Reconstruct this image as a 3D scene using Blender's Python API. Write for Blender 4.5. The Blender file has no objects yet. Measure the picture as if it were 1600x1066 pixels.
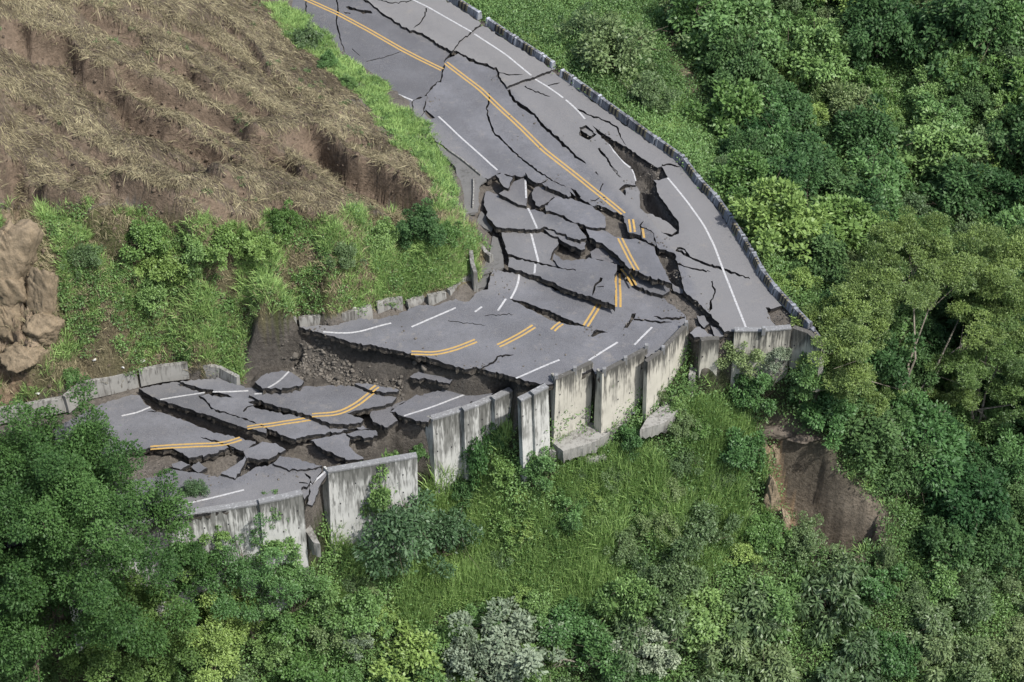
import bpy, math, random
import numpy as np
from mathutils import Vector, Matrix
from mathutils.geometry import delaunay_2d_cdt

# ------------------------------------------------------------------ camera, world, sun
SC = bpy.context.scene
COL = SC.collection
PITCH, DIST, FPX = math.radians(40.0), 120.0, 3600.0     # focal length in photo pixels (1600 wide)
CAM = np.array([0.0, -DIST * math.cos(PITCH), DIST * math.sin(PITCH)])
cd = bpy.data.cameras.new("camera")
cd.sensor_width = 36.0
cd.lens = FPX / 1600.0 * 36.0
cd.clip_start, cd.clip_end = 1.0, 3000.0
cam = bpy.data.objects.new("camera", cd)
cam.location = CAM
cam.rotation_euler = (math.pi / 2 - PITCH, 0, 0)
COL.objects.link(cam)
SC.camera = cam

SUN_EL, SUN_AZ = math.radians(56), math.radians(128)     # azimuth clockwise from +Y: from the right, a little behind the camera
w = bpy.data.worlds.new("World"); SC.world = w; w.use_nodes = True
nt = w.node_tree; bg = nt.nodes["Background"]
sky = nt.nodes.new("ShaderNodeTexSky"); sky.sky_type = 'NISHITA'; sky.sun_disc = False
sky.sun_elevation = SUN_EL; sky.sun_rotation = SUN_AZ
sky.air_density = 1.2; sky.dust_density = 3.0; sky.ozone_density = 1.0
nt.links.new(sky.outputs[0], bg.inputs[0]); bg.inputs[1].default_value = 0.12
sd = bpy.data.lights.new("sun", 'SUN'); sd.energy = 3.6; sd.angle = math.radians(1.5); sd.color = (1, 0.975, 0.94)
sun = bpy.data.objects.new("sun", sd); COL.objects.link(sun)
_sv = Vector((math.sin(SUN_AZ) * math.cos(SUN_EL), math.cos(SUN_AZ) * math.cos(SUN_EL), math.sin(SUN_EL)))
sun.rotation_euler = _sv.to_track_quat('Z', 'Y').to_euler()
sun.location = (30, -30, 60)
SC.view_settings.view_transform = 'Standard'; SC.view_settings.look = 'None'
SC.view_settings.gamma = 1.0; SC.view_settings.use_curve_mapping = False
SC.view_settings.exposure = 0.58
SC.cycles.max_bounces = 5; SC.cycles.diffuse_bounces = 3; SC.cycles.glossy_bounces = 2
SC.cycles.transmission_bounces = 3; SC.cycles.transparent_max_bounces = 4

# ------------------------------------------------------------------ helpers
Fv = np.array([0, math.cos(PITCH), -math.sin(PITCH)])
Uv = np.array([0, math.sin(PITCH), math.cos(PITCH)])

def ray(px, py):
    px = np.asarray(px, float); py = np.asarray(py, float)
    d = Fv[None, :] + np.array([1.0, 0, 0])[None, :] * ((px - 800) / FPX)[:, None] + Uv[None, :] * ((533 - py) / FPX)[:, None]
    return d

def hit(pts, S):
    """Where the rays through photo points meet the surface z = S(x, y) (number or function)."""
    pts = np.atleast_2d(np.asarray(pts, float))
    d = ray(pts[:, 0], pts[:, 1])
    z = np.zeros(len(pts)) if callable(S) else np.broadcast_to(np.asarray(S, float), (len(pts),)).copy()
    for k in range(30 if callable(S) else 1):
        t = (z - CAM[2]) / d[:, 2]
        P = CAM[None, :] + d * t[:, None]
        if callable(S):
            z = z + 0.7 * (S(P[:, 0], P[:, 1]) - z)
    t = (z - CAM[2]) / d[:, 2]
    P = CAM[None, :] + d * t[:, None]
    P[:, 2] = z
    return P

def proj(x, y, z):
    q = np.stack([x - CAM[0], y - CAM[1], z - CAM[2]], -1)
    f = q @ Fv
    return 800 + q[..., 0] / f * FPX, 533 - (q @ Uv) / f * FPX

_perm = np.random.RandomState(7).rand(256, 256)
def vnoise(x, y):
    xi = np.floor(x).astype(int); yi = np.floor(y).astype(int)
    fx = x - xi; fy = y - yi
    fx = fx * fx * (3 - 2 * fx); fy = fy * fy * (3 - 2 * fy)
    g = lambda a, b: _perm[a & 255, b & 255]
    return ((g(xi, yi) * (1 - fx) + g(xi + 1, yi) * fx) * (1 - fy) + (g(xi, yi + 1) * (1 - fx) + g(xi + 1, yi + 1) * fx) * fy) * 2 - 1
def fbm(x, y, s, o=4, r=0.5):
    v = 0; a = 1.0; f = 1.0 / s; n = 0
    for k in range(o):
        v = v + a * vnoise(x * f + 17.3 * k, y * f - 9.1 * k); n += a; a *= r; f *= 2.03
    return v / n

def tps(P, v, smooth=0.02):
    P = np.asarray(P, float); v = np.asarray(v, float); n = len(P)
    K = lambda r2: np.where(r2 > 1e-9, 0.5 * r2 * np.log(np.maximum(r2, 1e-9)), 0)
    r2 = ((P[:, None] - P[None]) ** 2).sum(-1)
    A = np.zeros((n + 3, n + 3)); A[:n, :n] = K(r2) + smooth * np.eye(n) * 10
    A[:n, n] = 1; A[:n, n + 1:] = P; A[n, :n] = 1; A[n + 1:, :n] = P.T
    c = np.linalg.solve(A, np.concatenate([v, [0, 0, 0]]))
    def f(x, y):
        x = np.asarray(x, float); y = np.asarray(y, float); sh = x.shape
        x = x.ravel(); y = y.ravel(); out = c[n] + c[n + 1] * x + c[n + 2] * y
        for i in range(n):
            out = out + c[i] * K((x - P[i, 0]) ** 2 + (y - P[i, 1]) ** 2)
        return out.reshape(sh)
    return f

def inpoly(x, y, poly):
    x = np.asarray(x); y = np.asarray(y); c = np.zeros(x.shape, bool)
    n = len(poly); j = n - 1
    for i in range(n):
        xi, yi = poly[i][0], poly[i][1]; xj, yj = poly[j][0], poly[j][1]
        if yi != yj:
            c ^= ((yi > y) != (yj > y)) & (x < (xj - xi) * (y - yi) / (yj - yi) + xi)
        j = i
    return c
def linedist(x, y, pl, closed=False):
    """distance to a polyline, the parameter along it, and the side (+ is left of its direction)"""
    best = np.full(np.shape(x), 1e9); side = np.zeros(np.shape(x)); par = np.zeros(np.shape(x))
    pl = [tuple(p[:2]) for p in pl]
    if closed: pl = pl + [pl[0]]
    s0 = 0
    for (ax, ay), (bx, by) in zip(pl[:-1], pl[1:]):
        dx, dy = bx - ax, by - ay; L2 = dx * dx + dy * dy + 1e-12
        t = np.clip(((x - ax) * dx + (y - ay) * dy) / L2, 0, 1)
        d = np.hypot(x - ax - t * dx, y - ay - t * dy); m = d < best
        best = np.where(m, d, best); side = np.where(m, np.sign(dx * (y - ay) - dy * (x - ax)), side)
        par = np.where(m, s0 + t * math.sqrt(L2), par); s0 += math.sqrt(L2)
    return best, par, side
def sdist(x, y, poly):
    d, _, _ = linedist(x, y, poly, True)
    return np.where(inpoly(x, y, poly), -d, d)
def sstep(a, b, v):
    t = np.clip((v - a) / (b - a), 0, 1); return t * t * (3 - 2 * t)

def tag(o, label=None, cat=None, group=None, kind=None):
    if label: o["label"] = label
    if cat: o["category"] = cat
    if group: o["group"] = group
    if kind: o["kind"] = kind
    return o
def empty(name, loc, label=None, cat=None, group=None):
    o = bpy.data.objects.new(name, None); o.empty_display_size = 0.3; COL.objects.link(o); o.location = loc
    return tag(o, label, cat, group)
def fast_mesh(name, V, F, mats=(), attrs=None, smooth=False, matidx=None):
    """V (n,3), F (m,k) faces all of k corners"""
    V = np.ascontiguousarray(V, np.float32); F = np.ascontiguousarray(F, np.int32)
    me = bpy.data.meshes.new(name); m, k = F.shape
    me.vertices.add(len(V)); me.vertices.foreach_set("co", V.ravel())
    me.loops.add(m * k); me.loops.foreach_set("vertex_index", F.ravel())
    me.polygons.add(m); me.polygons.foreach_set("loop_start", np.arange(0, m * k, k, dtype=np.int32))
    if smooth: me.polygons.foreach_set("use_smooth", np.ones(m, bool))
    for mt in mats: me.materials.append(mt)
    if matidx is not None: me.polygons.foreach_set("material_index", np.ascontiguousarray(matidx, np.int32))
    for an, av in (attrs or {}).items():
        av = np.asarray(av, np.float32)
        if av.ndim == 1:
            a = me.attributes.new(an, 'FLOAT', 'POINT'); a.data.foreach_set("value", av)
        else:
            a = me.attributes.new(an, 'FLOAT_COLOR', 'POINT')
            a.data.foreach_set("color", np.concatenate([av, np.ones((len(av), 1))], 1).astype(np.float32).ravel())
    me.update(calc_edges=True)
    return me
def link(name, me, parent=None, loc=None):
    o = bpy.data.objects.new(name, me); COL.objects.link(o)
    if parent is not None: o.parent = parent
    if loc is not None: o.location = loc
    return o
class MB:
    """collects polygons of any size"""
    def __init__(s): s.v = []; s.f = []; s.m = []; s.h = []
    def add(s, vs, fs, m=0, h=None):
        b = len(s.v); s.v += [tuple(map(float, q)) for q in vs]; s.f += [tuple(b + i for i in f) for f in fs]; s.m += [m] * len(fs)
        s.h += list(h) if h is not None else [0.0] * len(vs)
    def hexa(s, p, m=0, h=None):
        """8 corners: bottom 4, top 4"""
        s.add(p, [(3, 2, 1, 0), (4, 5, 6, 7), (0, 1, 5, 4), (1, 2, 6, 5), (2, 3, 7, 6), (3, 0, 4, 7)], m, h)
    def tube(s, pts, rad, n=6, m=0):
        pts = [Vector(p) for p in pts]; rings = []
        for i, p in enumerate(pts):
            d = (pts[min(i + 1, len(pts) - 1)] - pts[max(i - 1, 0)]).normalized()
            a = d.orthogonal().normalized(); b = d.cross(a)
            rings.append([p + (a * math.cos(2 * math.pi * k / n) + b * math.sin(2 * math.pi * k / n)) * rad[i] for k in range(n)])
        vs = [q for r in rings for q in r]; fs = []
        for i in range(len(rings) - 1):
            for k in range(n):
                fs.append((i * n + k, i * n + (k + 1) % n, (i + 1) * n + (k + 1) % n, (i + 1) * n + k))
        fs.append(tuple(range(n))[::-1]); fs.append(tuple((len(rings) - 1) * n + k for k in range(n)))
        s.add(vs, fs, m)
    def build(s, name, mats, parent=None, bevel=0, smooth=False, origin=None):
        me = bpy.data.meshes.new(name)
        v = s.v
        if origin is not None: v = [(a - origin[0], b - origin[1], c - origin[2]) for a, b, c in v]
        me.from_pydata(v, [], s.f)
        for mt in (mats if isinstance(mats, (list, tuple)) else [mats]): me.materials.append(mt)
        me.polygons.foreach_set("material_index", s.m)
        if smooth: me.polygons.foreach_set("use_smooth", [True] * len(s.f))
        a = me.attributes.new("h", 'FLOAT', 'POINT'); a.data.foreach_set("value", s.h)
        me.update()
        o = link(name, me, parent)
        if bevel:
            b = o.modifiers.new("bevel", 'BEVEL'); b.width = bevel; b.segments = 2; b.limit_method = 'ANGLE'
        return o

# ------------------------------------------------------------------ materials
def mat(name):
    m = bpy.data.materials.new(name); m.use_nodes = True
    N = m.node_tree.nodes; b = N["Principled BSDF"]; b.inputs["Roughness"].default_value = 0.9
    b.inputs["Specular IOR Level"].default_value = 0.25
    return m, N, m.node_tree.links, b
def tex(N, L, kind, vec=None, **kw):
    t = N.new(kind)
    for k, v in kw.items():
        k2 = k.replace("_", " ")
        if k2 in t.inputs: t.inputs[k2].default_value = v
        else: setattr(t, k, v)
    if vec is not None: L.new(vec, t.inputs["Vector"])
    return t
def ramp(N, L, src, stops):
    r = N.new("ShaderNodeValToRGB"); e = r.color_ramp.elements
    while len(e) < len(stops): e.new(0.5)
    for el, (p, c) in zip(e, stops):
        el.position = p; el.color = (c, c, c, 1) if isinstance(c, (int, float)) else (*c, 1)
    L.new(src, r.inputs[0]); return r.outputs[0]
def mixc(N, L, f, a, b, mode='MIX'):
    m = N.new("ShaderNodeMix"); m.data_type = 'RGBA'; m.blend_type = mode
    for s, v in ((0, f), (6, a), (7, b)):
        if hasattr(v, "node"): L.new(v, m.inputs[s])
        elif s == 0: m.inputs[0].default_value = v
        else: m.inputs[s].default_value = (*v, 1)
    return m.outputs[2]
def bump(N, L, b, h, strength=0.5, dist=0.05):
    bp = N.new("ShaderNodeBump"); bp.inputs["Strength"].default_value = strength; bp.inputs["Distance"].default_value = dist
    L.new(h, bp.inputs["Height"]); L.new(bp.outputs[0], b.inputs["Normal"])

def geo_pos(N): return N.new("ShaderNodeNewGeometry").outputs["Position"]

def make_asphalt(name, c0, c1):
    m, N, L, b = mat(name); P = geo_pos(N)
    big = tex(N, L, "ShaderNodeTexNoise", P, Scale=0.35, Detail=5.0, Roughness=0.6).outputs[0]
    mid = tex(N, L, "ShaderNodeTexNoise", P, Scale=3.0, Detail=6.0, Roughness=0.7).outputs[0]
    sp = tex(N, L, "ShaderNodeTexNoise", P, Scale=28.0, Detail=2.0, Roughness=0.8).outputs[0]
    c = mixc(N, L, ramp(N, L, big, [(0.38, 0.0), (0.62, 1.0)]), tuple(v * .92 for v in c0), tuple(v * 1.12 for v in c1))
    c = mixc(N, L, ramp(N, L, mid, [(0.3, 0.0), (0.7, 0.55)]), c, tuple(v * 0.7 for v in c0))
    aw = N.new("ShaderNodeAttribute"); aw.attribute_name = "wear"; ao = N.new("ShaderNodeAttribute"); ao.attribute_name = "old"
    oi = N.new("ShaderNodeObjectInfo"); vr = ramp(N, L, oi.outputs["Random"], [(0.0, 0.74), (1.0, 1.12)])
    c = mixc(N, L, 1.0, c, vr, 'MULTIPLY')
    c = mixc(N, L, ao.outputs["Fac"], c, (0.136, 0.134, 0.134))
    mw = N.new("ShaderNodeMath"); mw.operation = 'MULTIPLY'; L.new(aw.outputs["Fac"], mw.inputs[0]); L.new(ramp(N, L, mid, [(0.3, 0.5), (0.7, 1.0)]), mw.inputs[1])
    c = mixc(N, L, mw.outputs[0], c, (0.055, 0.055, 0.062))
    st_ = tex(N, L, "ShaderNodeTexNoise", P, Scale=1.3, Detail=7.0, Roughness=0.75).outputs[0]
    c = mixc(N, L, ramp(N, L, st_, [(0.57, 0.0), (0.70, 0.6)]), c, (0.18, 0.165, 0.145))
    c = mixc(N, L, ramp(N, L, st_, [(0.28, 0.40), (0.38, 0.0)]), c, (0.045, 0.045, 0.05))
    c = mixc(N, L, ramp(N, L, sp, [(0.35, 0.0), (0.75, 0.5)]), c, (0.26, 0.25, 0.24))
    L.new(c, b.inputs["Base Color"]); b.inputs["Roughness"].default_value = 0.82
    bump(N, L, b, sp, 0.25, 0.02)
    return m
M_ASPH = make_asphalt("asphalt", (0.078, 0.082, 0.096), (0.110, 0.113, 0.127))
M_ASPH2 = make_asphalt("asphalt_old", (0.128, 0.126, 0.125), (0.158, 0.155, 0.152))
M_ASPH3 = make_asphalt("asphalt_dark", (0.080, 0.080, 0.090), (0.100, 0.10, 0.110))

def make_edge():
    m, N, L, b = mat("asphalt_edge"); P = geo_pos(N)
    n = tex(N, L, "ShaderNodeTexNoise", P, Scale=14.0, Detail=4.0).outputs[0]
    c = ramp(N, L, n, [(0.3, (0.010, 0.010, 0.011)), (0.6, (0.026, 0.025, 0.025)), (0.8, (0.07, 0.065, 0.06))])
    L.new(c, b.inputs["Base Color"]); bump(N, L, b, n, 0.9, 0.06); return m
M_EDGE = make_edge()
m, N, L, b = mat("granular_base"); _n = tex(N, L, "ShaderNodeTexNoise", geo_pos(N), Scale=9.0, Detail=6.0, Roughness=.7).outputs[0]
L.new(ramp(N, L, _n, [(0.3, (0.030, 0.026, 0.022)), (0.55, (0.068, 0.060, 0.050)), (0.8, (0.14, 0.125, 0.105))]), b.inputs["Base Color"]); bump(N, L, b, _n, 0.9, 0.08); M_BASE = m

def make_paint(name, col, wear):
    m, N, L, b = mat(name); P = geo_pos(N)
    n = tex(N, L, "ShaderNodeTexNoise", P, Scale=9.0, Detail=6.0, Roughness=0.75).outputs[0]
    c = mixc(N, L, ramp(N, L, n, [(0.44, 0.0), (0.70, wear)]), col, (0.15, 0.145, 0.14))
    L.new(c, b.inputs["Base Color"]); b.inputs["Roughness"].default_value = 0.6; return m
M_WHITE = make_paint("white_paint", (0.42, 0.42, 0.42), 0.9)
M_YELLOW = make_paint("yellow_paint", (0.42, 0.265, 0.07), 0.75)

def make_concrete(name, base, dark, stain, t0=0.0):
    m, N, L, b = mat(name); P = geo_pos(N)
    at = N.new("ShaderNodeAttribute"); at.attribute_name = "h"
    mp = N.new("ShaderNodeMapping"); L.new(P, mp.inputs[0]); mp.inputs["Scale"].default_value = (4.5, 4.5, 0.28)
    st = tex(N, L, "ShaderNodeTexNoise", mp.outputs[0], Scale=1.0, Detail=6.0, Roughness=0.7).outputs[0]
    mp2 = N.new("ShaderNodeMapping"); L.new(P, mp2.inputs[0]); mp2.inputs["Scale"].default_value = (9, 9, 1.2)
    st2 = tex(N, L, "ShaderNodeTexNoise", mp2.outputs[0], Scale=1.0, Detail=4.0).outputs[0]
    pat = tex(N, L, "ShaderNodeTexNoise", P, Scale=1.1, Detail=6.0, Roughness=0.65).outputs[0]
    c = mixc(N, L, ramp(N, L, pat, [(0.3, 0.0), (0.7, 1.0)]), base, tuple(v * 0.8 for v in base))
    # weathering: runs of grime that start at the top edge
    def math_(op, a, bb):
        q = N.new("ShaderNodeMath"); q.operation = op
        for i, v in enumerate((a, bb)):
            if hasattr(v, "node"): L.new(v, q.inputs[i])
            else: q.inputs[i].default_value = v
        return q.outputs[0]
    topness = math_('MULTIPLY', math_('POWER', math_('SUBTRACT', 1.0, at.outputs["Fac"]), 4.0), 0.26)
    pm = tex(N, L, "ShaderNodeTexNoise", P, Scale=0.55, Detail=3.0).outputs[0]
    s = math_('ADD', math_('ADD', st, topness), math_('MULTIPLY', math_('SUBTRACT', pm, 0.5), 0.55))
    c = mixc(N, L, ramp(N, L, s, [(0.50 + t0, 0.0), (0.66 + t0, stain)]), c, dark)
    c = mixc(N, L, ramp(N, L, math_('ADD', st2, math_('MULTIPLY', topness, 0.9)), [(0.58 + t0 * .6, 0.0), (0.70 + t0 * .6, stain * 0.8)]), c, tuple(v * 0.6 for v in dark))
    L.new(c, b.inputs["Base Color"])
    bump(N, L, b, pat, 0.35, 0.04); return m
M_CONC = make_concrete("wall_concrete", (0.50, 0.50, 0.475), (0.11, 0.11, 0.10), 0.85, .05)
M_CREAM = make_concrete("cream_concrete", (0.46, 0.44, 0.38), (0.08, 0.078, 0.07), 0.9, .085)
M_CONC2 = make_concrete("grey_concrete", (0.27, 0.265, 0.245), (0.09, 0.085, 0.075), 0.8)
M_CONC3 = make_concrete("dark_concrete", (0.135, 0.133, 0.128), (0.06, 0.058, 0.052), 0.6, .05)
M_BARR3 = make_concrete("barrier_dark", (0.19, 0.20, 0.22), (0.06, 0.06, 0.065), 0.9)
M_CAP = make_concrete("cap_concrete", (0.50, 0.51, 0.52), (0.17, 0.17, 0.17), 0.7)
M_BARR = make_concrete("barrier_concrete", (0.26, 0.275, 0.30), (0.06, 0.06, 0.07), 0.9)
M_BARR2 = make_concrete("barrier_pale", (0.42, 0.44, 0.48), (0.13, 0.13, 0.14), 0.8)
m, N, L, b = mat("black_stripe"); b.inputs["Base Color"].default_value = (0.03, 0.03, 0.034, 1); M_BLACK = m
m, N, L, b = mat("yellow_stripe"); b.inputs["Base Color"].default_value = (0.15, 0.135, 0.09, 1); M_YSTR = m

def make_ground():
    m, N, L, b = mat("ground"); P = geo_pos(N)
    at = N.new("ShaderNodeAttribute"); at.attribute_name = "tint"
    n1 = tex(N, L, "ShaderNodeTexNoise", P, Scale=0.8, Detail=8.0, Roughness=0.7).outputs[0]
    n2 = tex(N, L, "ShaderNodeTexNoise", P, Scale=5.0, Detail=8.0, Roughness=0.75).outputs[0]
    n3 = tex(N, L, "ShaderNodeTexNoise", P, Scale=1.7, Detail=10.0, Roughness=0.7).outputs[0]
    c = mixc(N, L, 1.0, at.outputs["Color"], ramp(N, L, n1, [(0.25, 0.62), (0.75, 1.35)]), 'MULTIPLY')
    c = mixc(N, L, 1.0, c, ramp(N, L, n2, [(0.25, 0.55), (0.75, 1.45)]), 'MULTIPLY')
    L.new(c, b.inputs["Base Color"]); b.inputs["Roughness"].default_value = 1.0; b.inputs["Specular IOR Level"].default_value = 0.1
    mx = N.new("ShaderNodeMath"); mx.operation = 'ADD'; L.new(n2, mx.inputs[0]); L.new(n3, mx.inputs[1])
    bump(N, L, b, mx.outputs[0], 0.9, 0.16); return m
M_GROUND = make_ground()

def make_rock(name, a, c2):
    m, N, L, b = mat(name); P = geo_pos(N)
    n = tex(N, L, "ShaderNodeTexNoise", P, Scale=3.0, Detail=8.0, Roughness=0.7).outputs[0]
    at = N.new("ShaderNodeAttribute"); at.attribute_name = "var"
    c = mixc(N, L, at.outputs["Fac"], a, c2)
    c = mixc(N, L, 1.0, c, ramp(N, L, n, [(0.3, 0.65), (0.7, 1.3)]), 'MULTIPLY')
    L.new(c, b.inputs["Base Color"]); bump(N, L, b, n, 0.9, 0.12); return m
M_ROCK = make_rock("rubble", (0.075, 0.068, 0.058), (0.165, 0.148, 0.125))
M_STONE = make_rock("pale_stone", (0.5, 0.49, 0.46), (0.6, 0.6, 0.58))

def make_leaf(name, dark, light, spec=0.4, rough=0.5, trans=0.25, desat=.10):
    def ds(c):
        g = .3 * c[0] + .6 * c[1] + .1 * c[2]
        return tuple(1.08 * (v * (1 - desat) + g * desat) for v in c[:2]) + (1.06 * (c[2] * (1 - desat) + g * desat),)
    dark, light = ds(dark), ds(light)
    if name not in ("dry_stalks", "leaf_silver"): dark, light = [(c[0] * .97, c[1] * 1.0, c[2] * 1.10) for c in (dark, light)]
    m, N, L, b = mat(name)
    at = N.new("ShaderNodeAttribute"); at.attribute_name = "var"
    oi = N.new("ShaderNodeObjectInfo")
    c = mixc(N, L, at.outputs["Fac"], dark, light)
    hs = N.new("ShaderNodeHueSaturation"); L.new(c, hs.inputs["Color"])
    mr = N.new("ShaderNodeMapRange"); L.new(oi.outputs["Random"], mr.inputs[0]); mr.inputs[3].default_value = 0.70; mr.inputs[4].default_value = 1.30
    L.new(mr.outputs[0], hs.inputs["Value"])
    mr2 = N.new("ShaderNodeMapRange"); L.new(oi.outputs["Random"], mr2.inputs[0]); mr2.inputs[3].default_value = 0.52; mr2.inputs[4].default_value = 0.475
    L.new(mr2.outputs[0], hs.inputs["Hue"])
    c = hs.outputs[0]
    L.new(c, b.inputs["Base Color"]); b.inputs["Roughness"].default_value = rough; b.inputs["Specular IOR Level"].default_value = spec
    if trans:
        tr = N.new("ShaderNodeBsdfTranslucent"); L.new(c, tr.inputs[0])
        mx = N.new("ShaderNodeMixShader"); mx.inputs[0].default_value = trans
        L.new(b.outputs[0], mx.inputs[1]); L.new(tr.outputs[0], mx.inputs[2])
        L.new(mx.outputs[0], N["Material Output"].inputs[0])
    return m
LEAF = {
    "mid":    make_leaf("leaf_mid", (0.040, 0.095, 0.022), (0.145, 0.275, 0.062)),
    "bright": make_leaf("leaf_bright", (0.066, 0.135, 0.022), (0.190, 0.310, 0.060)),
    "dark":   make_leaf("leaf_dark", (0.017, 0.050, 0.014), (0.075, 0.160, 0.042), 0.2),
    "olive":  make_leaf("leaf_olive", (0.058, 0.100, 0.030), (0.145, 0.220, 0.070)),
    "blue":   make_leaf("leaf_blue", (0.034, 0.074, 0.026), (0.105, 0.190, 0.066)),
    "silver": make_leaf("leaf_silver", (0.045, 0.085, 0.034), (0.27, 0.325, 0.225), 0.3, 0.6, 0.1),
    "droop":  make_leaf("leaf_droop", (0.038, 0.078, 0.022), (0.150, 0.225, 0.078), 0.45, 0.45),
    "acacia": make_leaf("leaf_acacia", (0.016, 0.048, 0.014), (0.145, 0.240, 0.045)),
    "tree":   make_leaf("leaf_tree", (0.018, 0.052, 0.012), (0.098, 0.190, 0.036), 0.2),
    "grass":  make_leaf("leaf_grass", (0.120, 0.225, 0.045), (0.320, 0.480, 0.130), 0.2, 0.6),
    "dry":    make_leaf("dry_stalks", (0.088, 0.070, 0.046), (0.42, 0.365, 0.23), 0.15, 0.8, 0.05, 0.0),
}
def make_bark(name, a, c2):
    m, N, L, b = mat(name); P = geo_pos(N)
    n = tex(N, L, "ShaderNodeTexNoise", P, Scale=6.0, Detail=5.0).outputs[0]
    L.new(ramp(N, L, n, [(0.3, a), (0.7, c2)]), b.inputs["Base Color"]); return m
M_BARK = make_bark("bark", (0.07, 0.055, 0.04), (0.16, 0.135, 0.10))
M_BARKP = make_bark("pale_bark", (0.13, 0.115, 0.09), (0.26, 0.235, 0.19))

# ------------------------------------------------------------------ the terrain
ZA, ZH, ZM, ZL = 0.0, -0.25, -0.6, -2.8
IN = [  # photo x, photo y, height: road bed, cut bank and shaved hill
 (500,20,-.35),(600,80,-.35),(700,150,-.35),(760,60,-.35),(900,150,-.35),(850,240,-.35),(1000,230,-.35),(1100,350,-.35),(1180,480,-.35),(1000,330,-.4),(1040,460,-.6),
 (620,-60,-.35),(540,-120,-.35),
 (800,330,-.62),(900,380,-.65),(1000,420,-.68),(820,480,-.92),(700,500,-.95),(600,520,-.95),(500,515,-1.0),(900,560,-.95),(1000,520,-.92),(800,570,-.95),(730,560,-.95),
 (700,252,-.3),(735,330,-.4),(762,400,-.7),(745,445,-.8),(640,480,-.85),(470,508,-.85),(395,525,-1),(560,505,-.9),
 (545,95,.1),(650,200,.15),(690,260,.2),(715,310,.45),(735,385,.3),(722,430,.0),(600,462,.0),(500,480,.1),(400,495,.0),(450,20,.2),
 (370,585,-2.5),(345,575,-2.0),(290,566,-2.0),(215,578,-2.0),(120,602,-2.0),(0,640,-2.1),
 (600,410,1.6),(500,430,2.2),(450,470,1.1),(400,430,3.0),(300,520,.1),(200,530,.2),(100,560,-.2),(0,560,.4),(300,420,3.2),(200,420,3.4),(100,430,3.6),(0,430,4.0),(330,560,-1.5),
 (450,345,4.3),(350,350,5.0),(200,340,5.8),(50,330,6.3),(0,320,6.4),(560,340,3.3),(640,335,2.2),(690,330,1.4),
 (650,250,1.4),(560,240,2.8),(450,240,4.6),(300,240,6.5),(150,240,7.8),(0,240,8.5),(550,130,.7),(480,120,2.2),(350,120,5.0),(200,120,7.8),(50,120,9.5),(430,15,.9),(380,0,2.0),(300,0,4.5),(150,0,8.5),(0,0,11),
 (-500,300,12),(-500,620,-2.2),(-500,0,15),(200,-400,9),(600,-500,1),(1500,-300,0),(-500,1000,-3),(1400,700,-.5)]
OUT = [(640,775,-8.3),(690,790,-8.9),(560,840,-7.8),(820,705,-4.8),(838,690,-4.5),(866,672,-4.2),(1000,640,-3.9),(940,655,-4.2),(1090,612,-3.7),(1130,600,-3.9),(1200,600,-3.9),(1281,560,-2.6),(900,760,-7.0),(760,800,-8.6),
 (800,880,-10.2),(800,1066,-15),(500,930,-9.8),(500,1066,-14),(460,870,-8),(300,900,-9),(0,1066,-14),(0,850,-8),(1100,720,-6.2),(1200,680,-6.2),(1100,880,-10.5),(1200,1066,-16),(1600,1066,-17.5),(1600,800,-13),
 (1600,620,-10),(1400,640,-8),(1600,400,-8),(1400,300,-6),(1600,0,-1),(1300,0,-2.8),(1100,0,-2.4),(1000,0,-2.2),(700,-12,-.5),(800,45,-.5),(950,150,-.6),(1080,250,-.7),(1170,370,-.9),(1230,460,-1.1),(1290,530,-1.9),
 (1300,300,-5),(1200,150,-3.8),(1400,480,-5.5),(1150,250,-2.6),(980,60,-1.6),(-400,900,-9),(2100,500,-9),(2100,1000,-17),(2000,-300,3),(1200,-400,0),(800,1500,-24),(0,1500,-22),(1800,1500,-26),(860,40,-1.0)]
def wpts(L):
    L = np.array(L, float); return hit(L[:, :2], L[:, 2])
_p = wpts(IN); f_in = tps(_p[:, :2], _p[:, 2])
_p = wpts(OUT); f_out = tps(_p[:, :2], _p[:, 2])
EDGE = [(-1200,1150,ZL),(-100,862,ZL),(300,803,ZL),(400,787,ZL),(472,772,ZL),(486,757,ZL),(500,738,ZL),(520,735,ZL),(596,722,ZL),(598,684,ZL),(606,655,ZL),(625,658,ZL),(668,663,ZL),(700,650,ZL),(798,613,ZL),
 (806,600,ZM),(850,598,ZM),(866,592,ZM),(926,568,ZM),(940,577,ZM),(1008,547,ZM),(1034,549,ZM),(1072,507,ZM),(1085,520,ZM),(1100,524,ZA),(1150,518,ZA),(1237,515,ZA),(1268,522,ZA),(1284,536,ZA),
 (1268,512,ZA),(1242,484,ZA),(1213,455,ZA),(1191,426,ZA),(1177,396,ZA),(1163,374,ZA),(1142,340,ZA),(1120,308,ZA),(1093,280,ZA),(1070,250,ZA),(1028,219,ZA),(985,188,ZA),(941,156,ZA),(898,125,ZA),(851,90,ZA),(807,60,ZA),(762,31,ZA),(703,-7,ZA),(560,-100,ZA),(300,-300,ZA),(-1500,-900,ZA)]
P_EDGE = wpts(EDGE)
LOW = [(-1200,1150,ZL),(-100,862,ZL),(300,803,ZL),(478,772,ZL),(600,790,ZL),(840,720,ZL),(868,618,ZM),(850,603,ZM),(825,597,ZM),(790,588,ZM),(755,579,ZM),(727,579,ZM),(690,567,ZM),(605,547,ZM),(555,538,ZM),(505,524,ZM),(467,514,ZM),(430,522,ZM),(400,532,ZM),(372,590,ZL+.4),(345,588,ZL+.4),(290,592,ZL),(215,602,ZL),(125,622,ZL),(0,655,ZL),(-300,700,ZL),(-1200,850,ZL)]
P_LOW = wpts(LOW)

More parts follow.
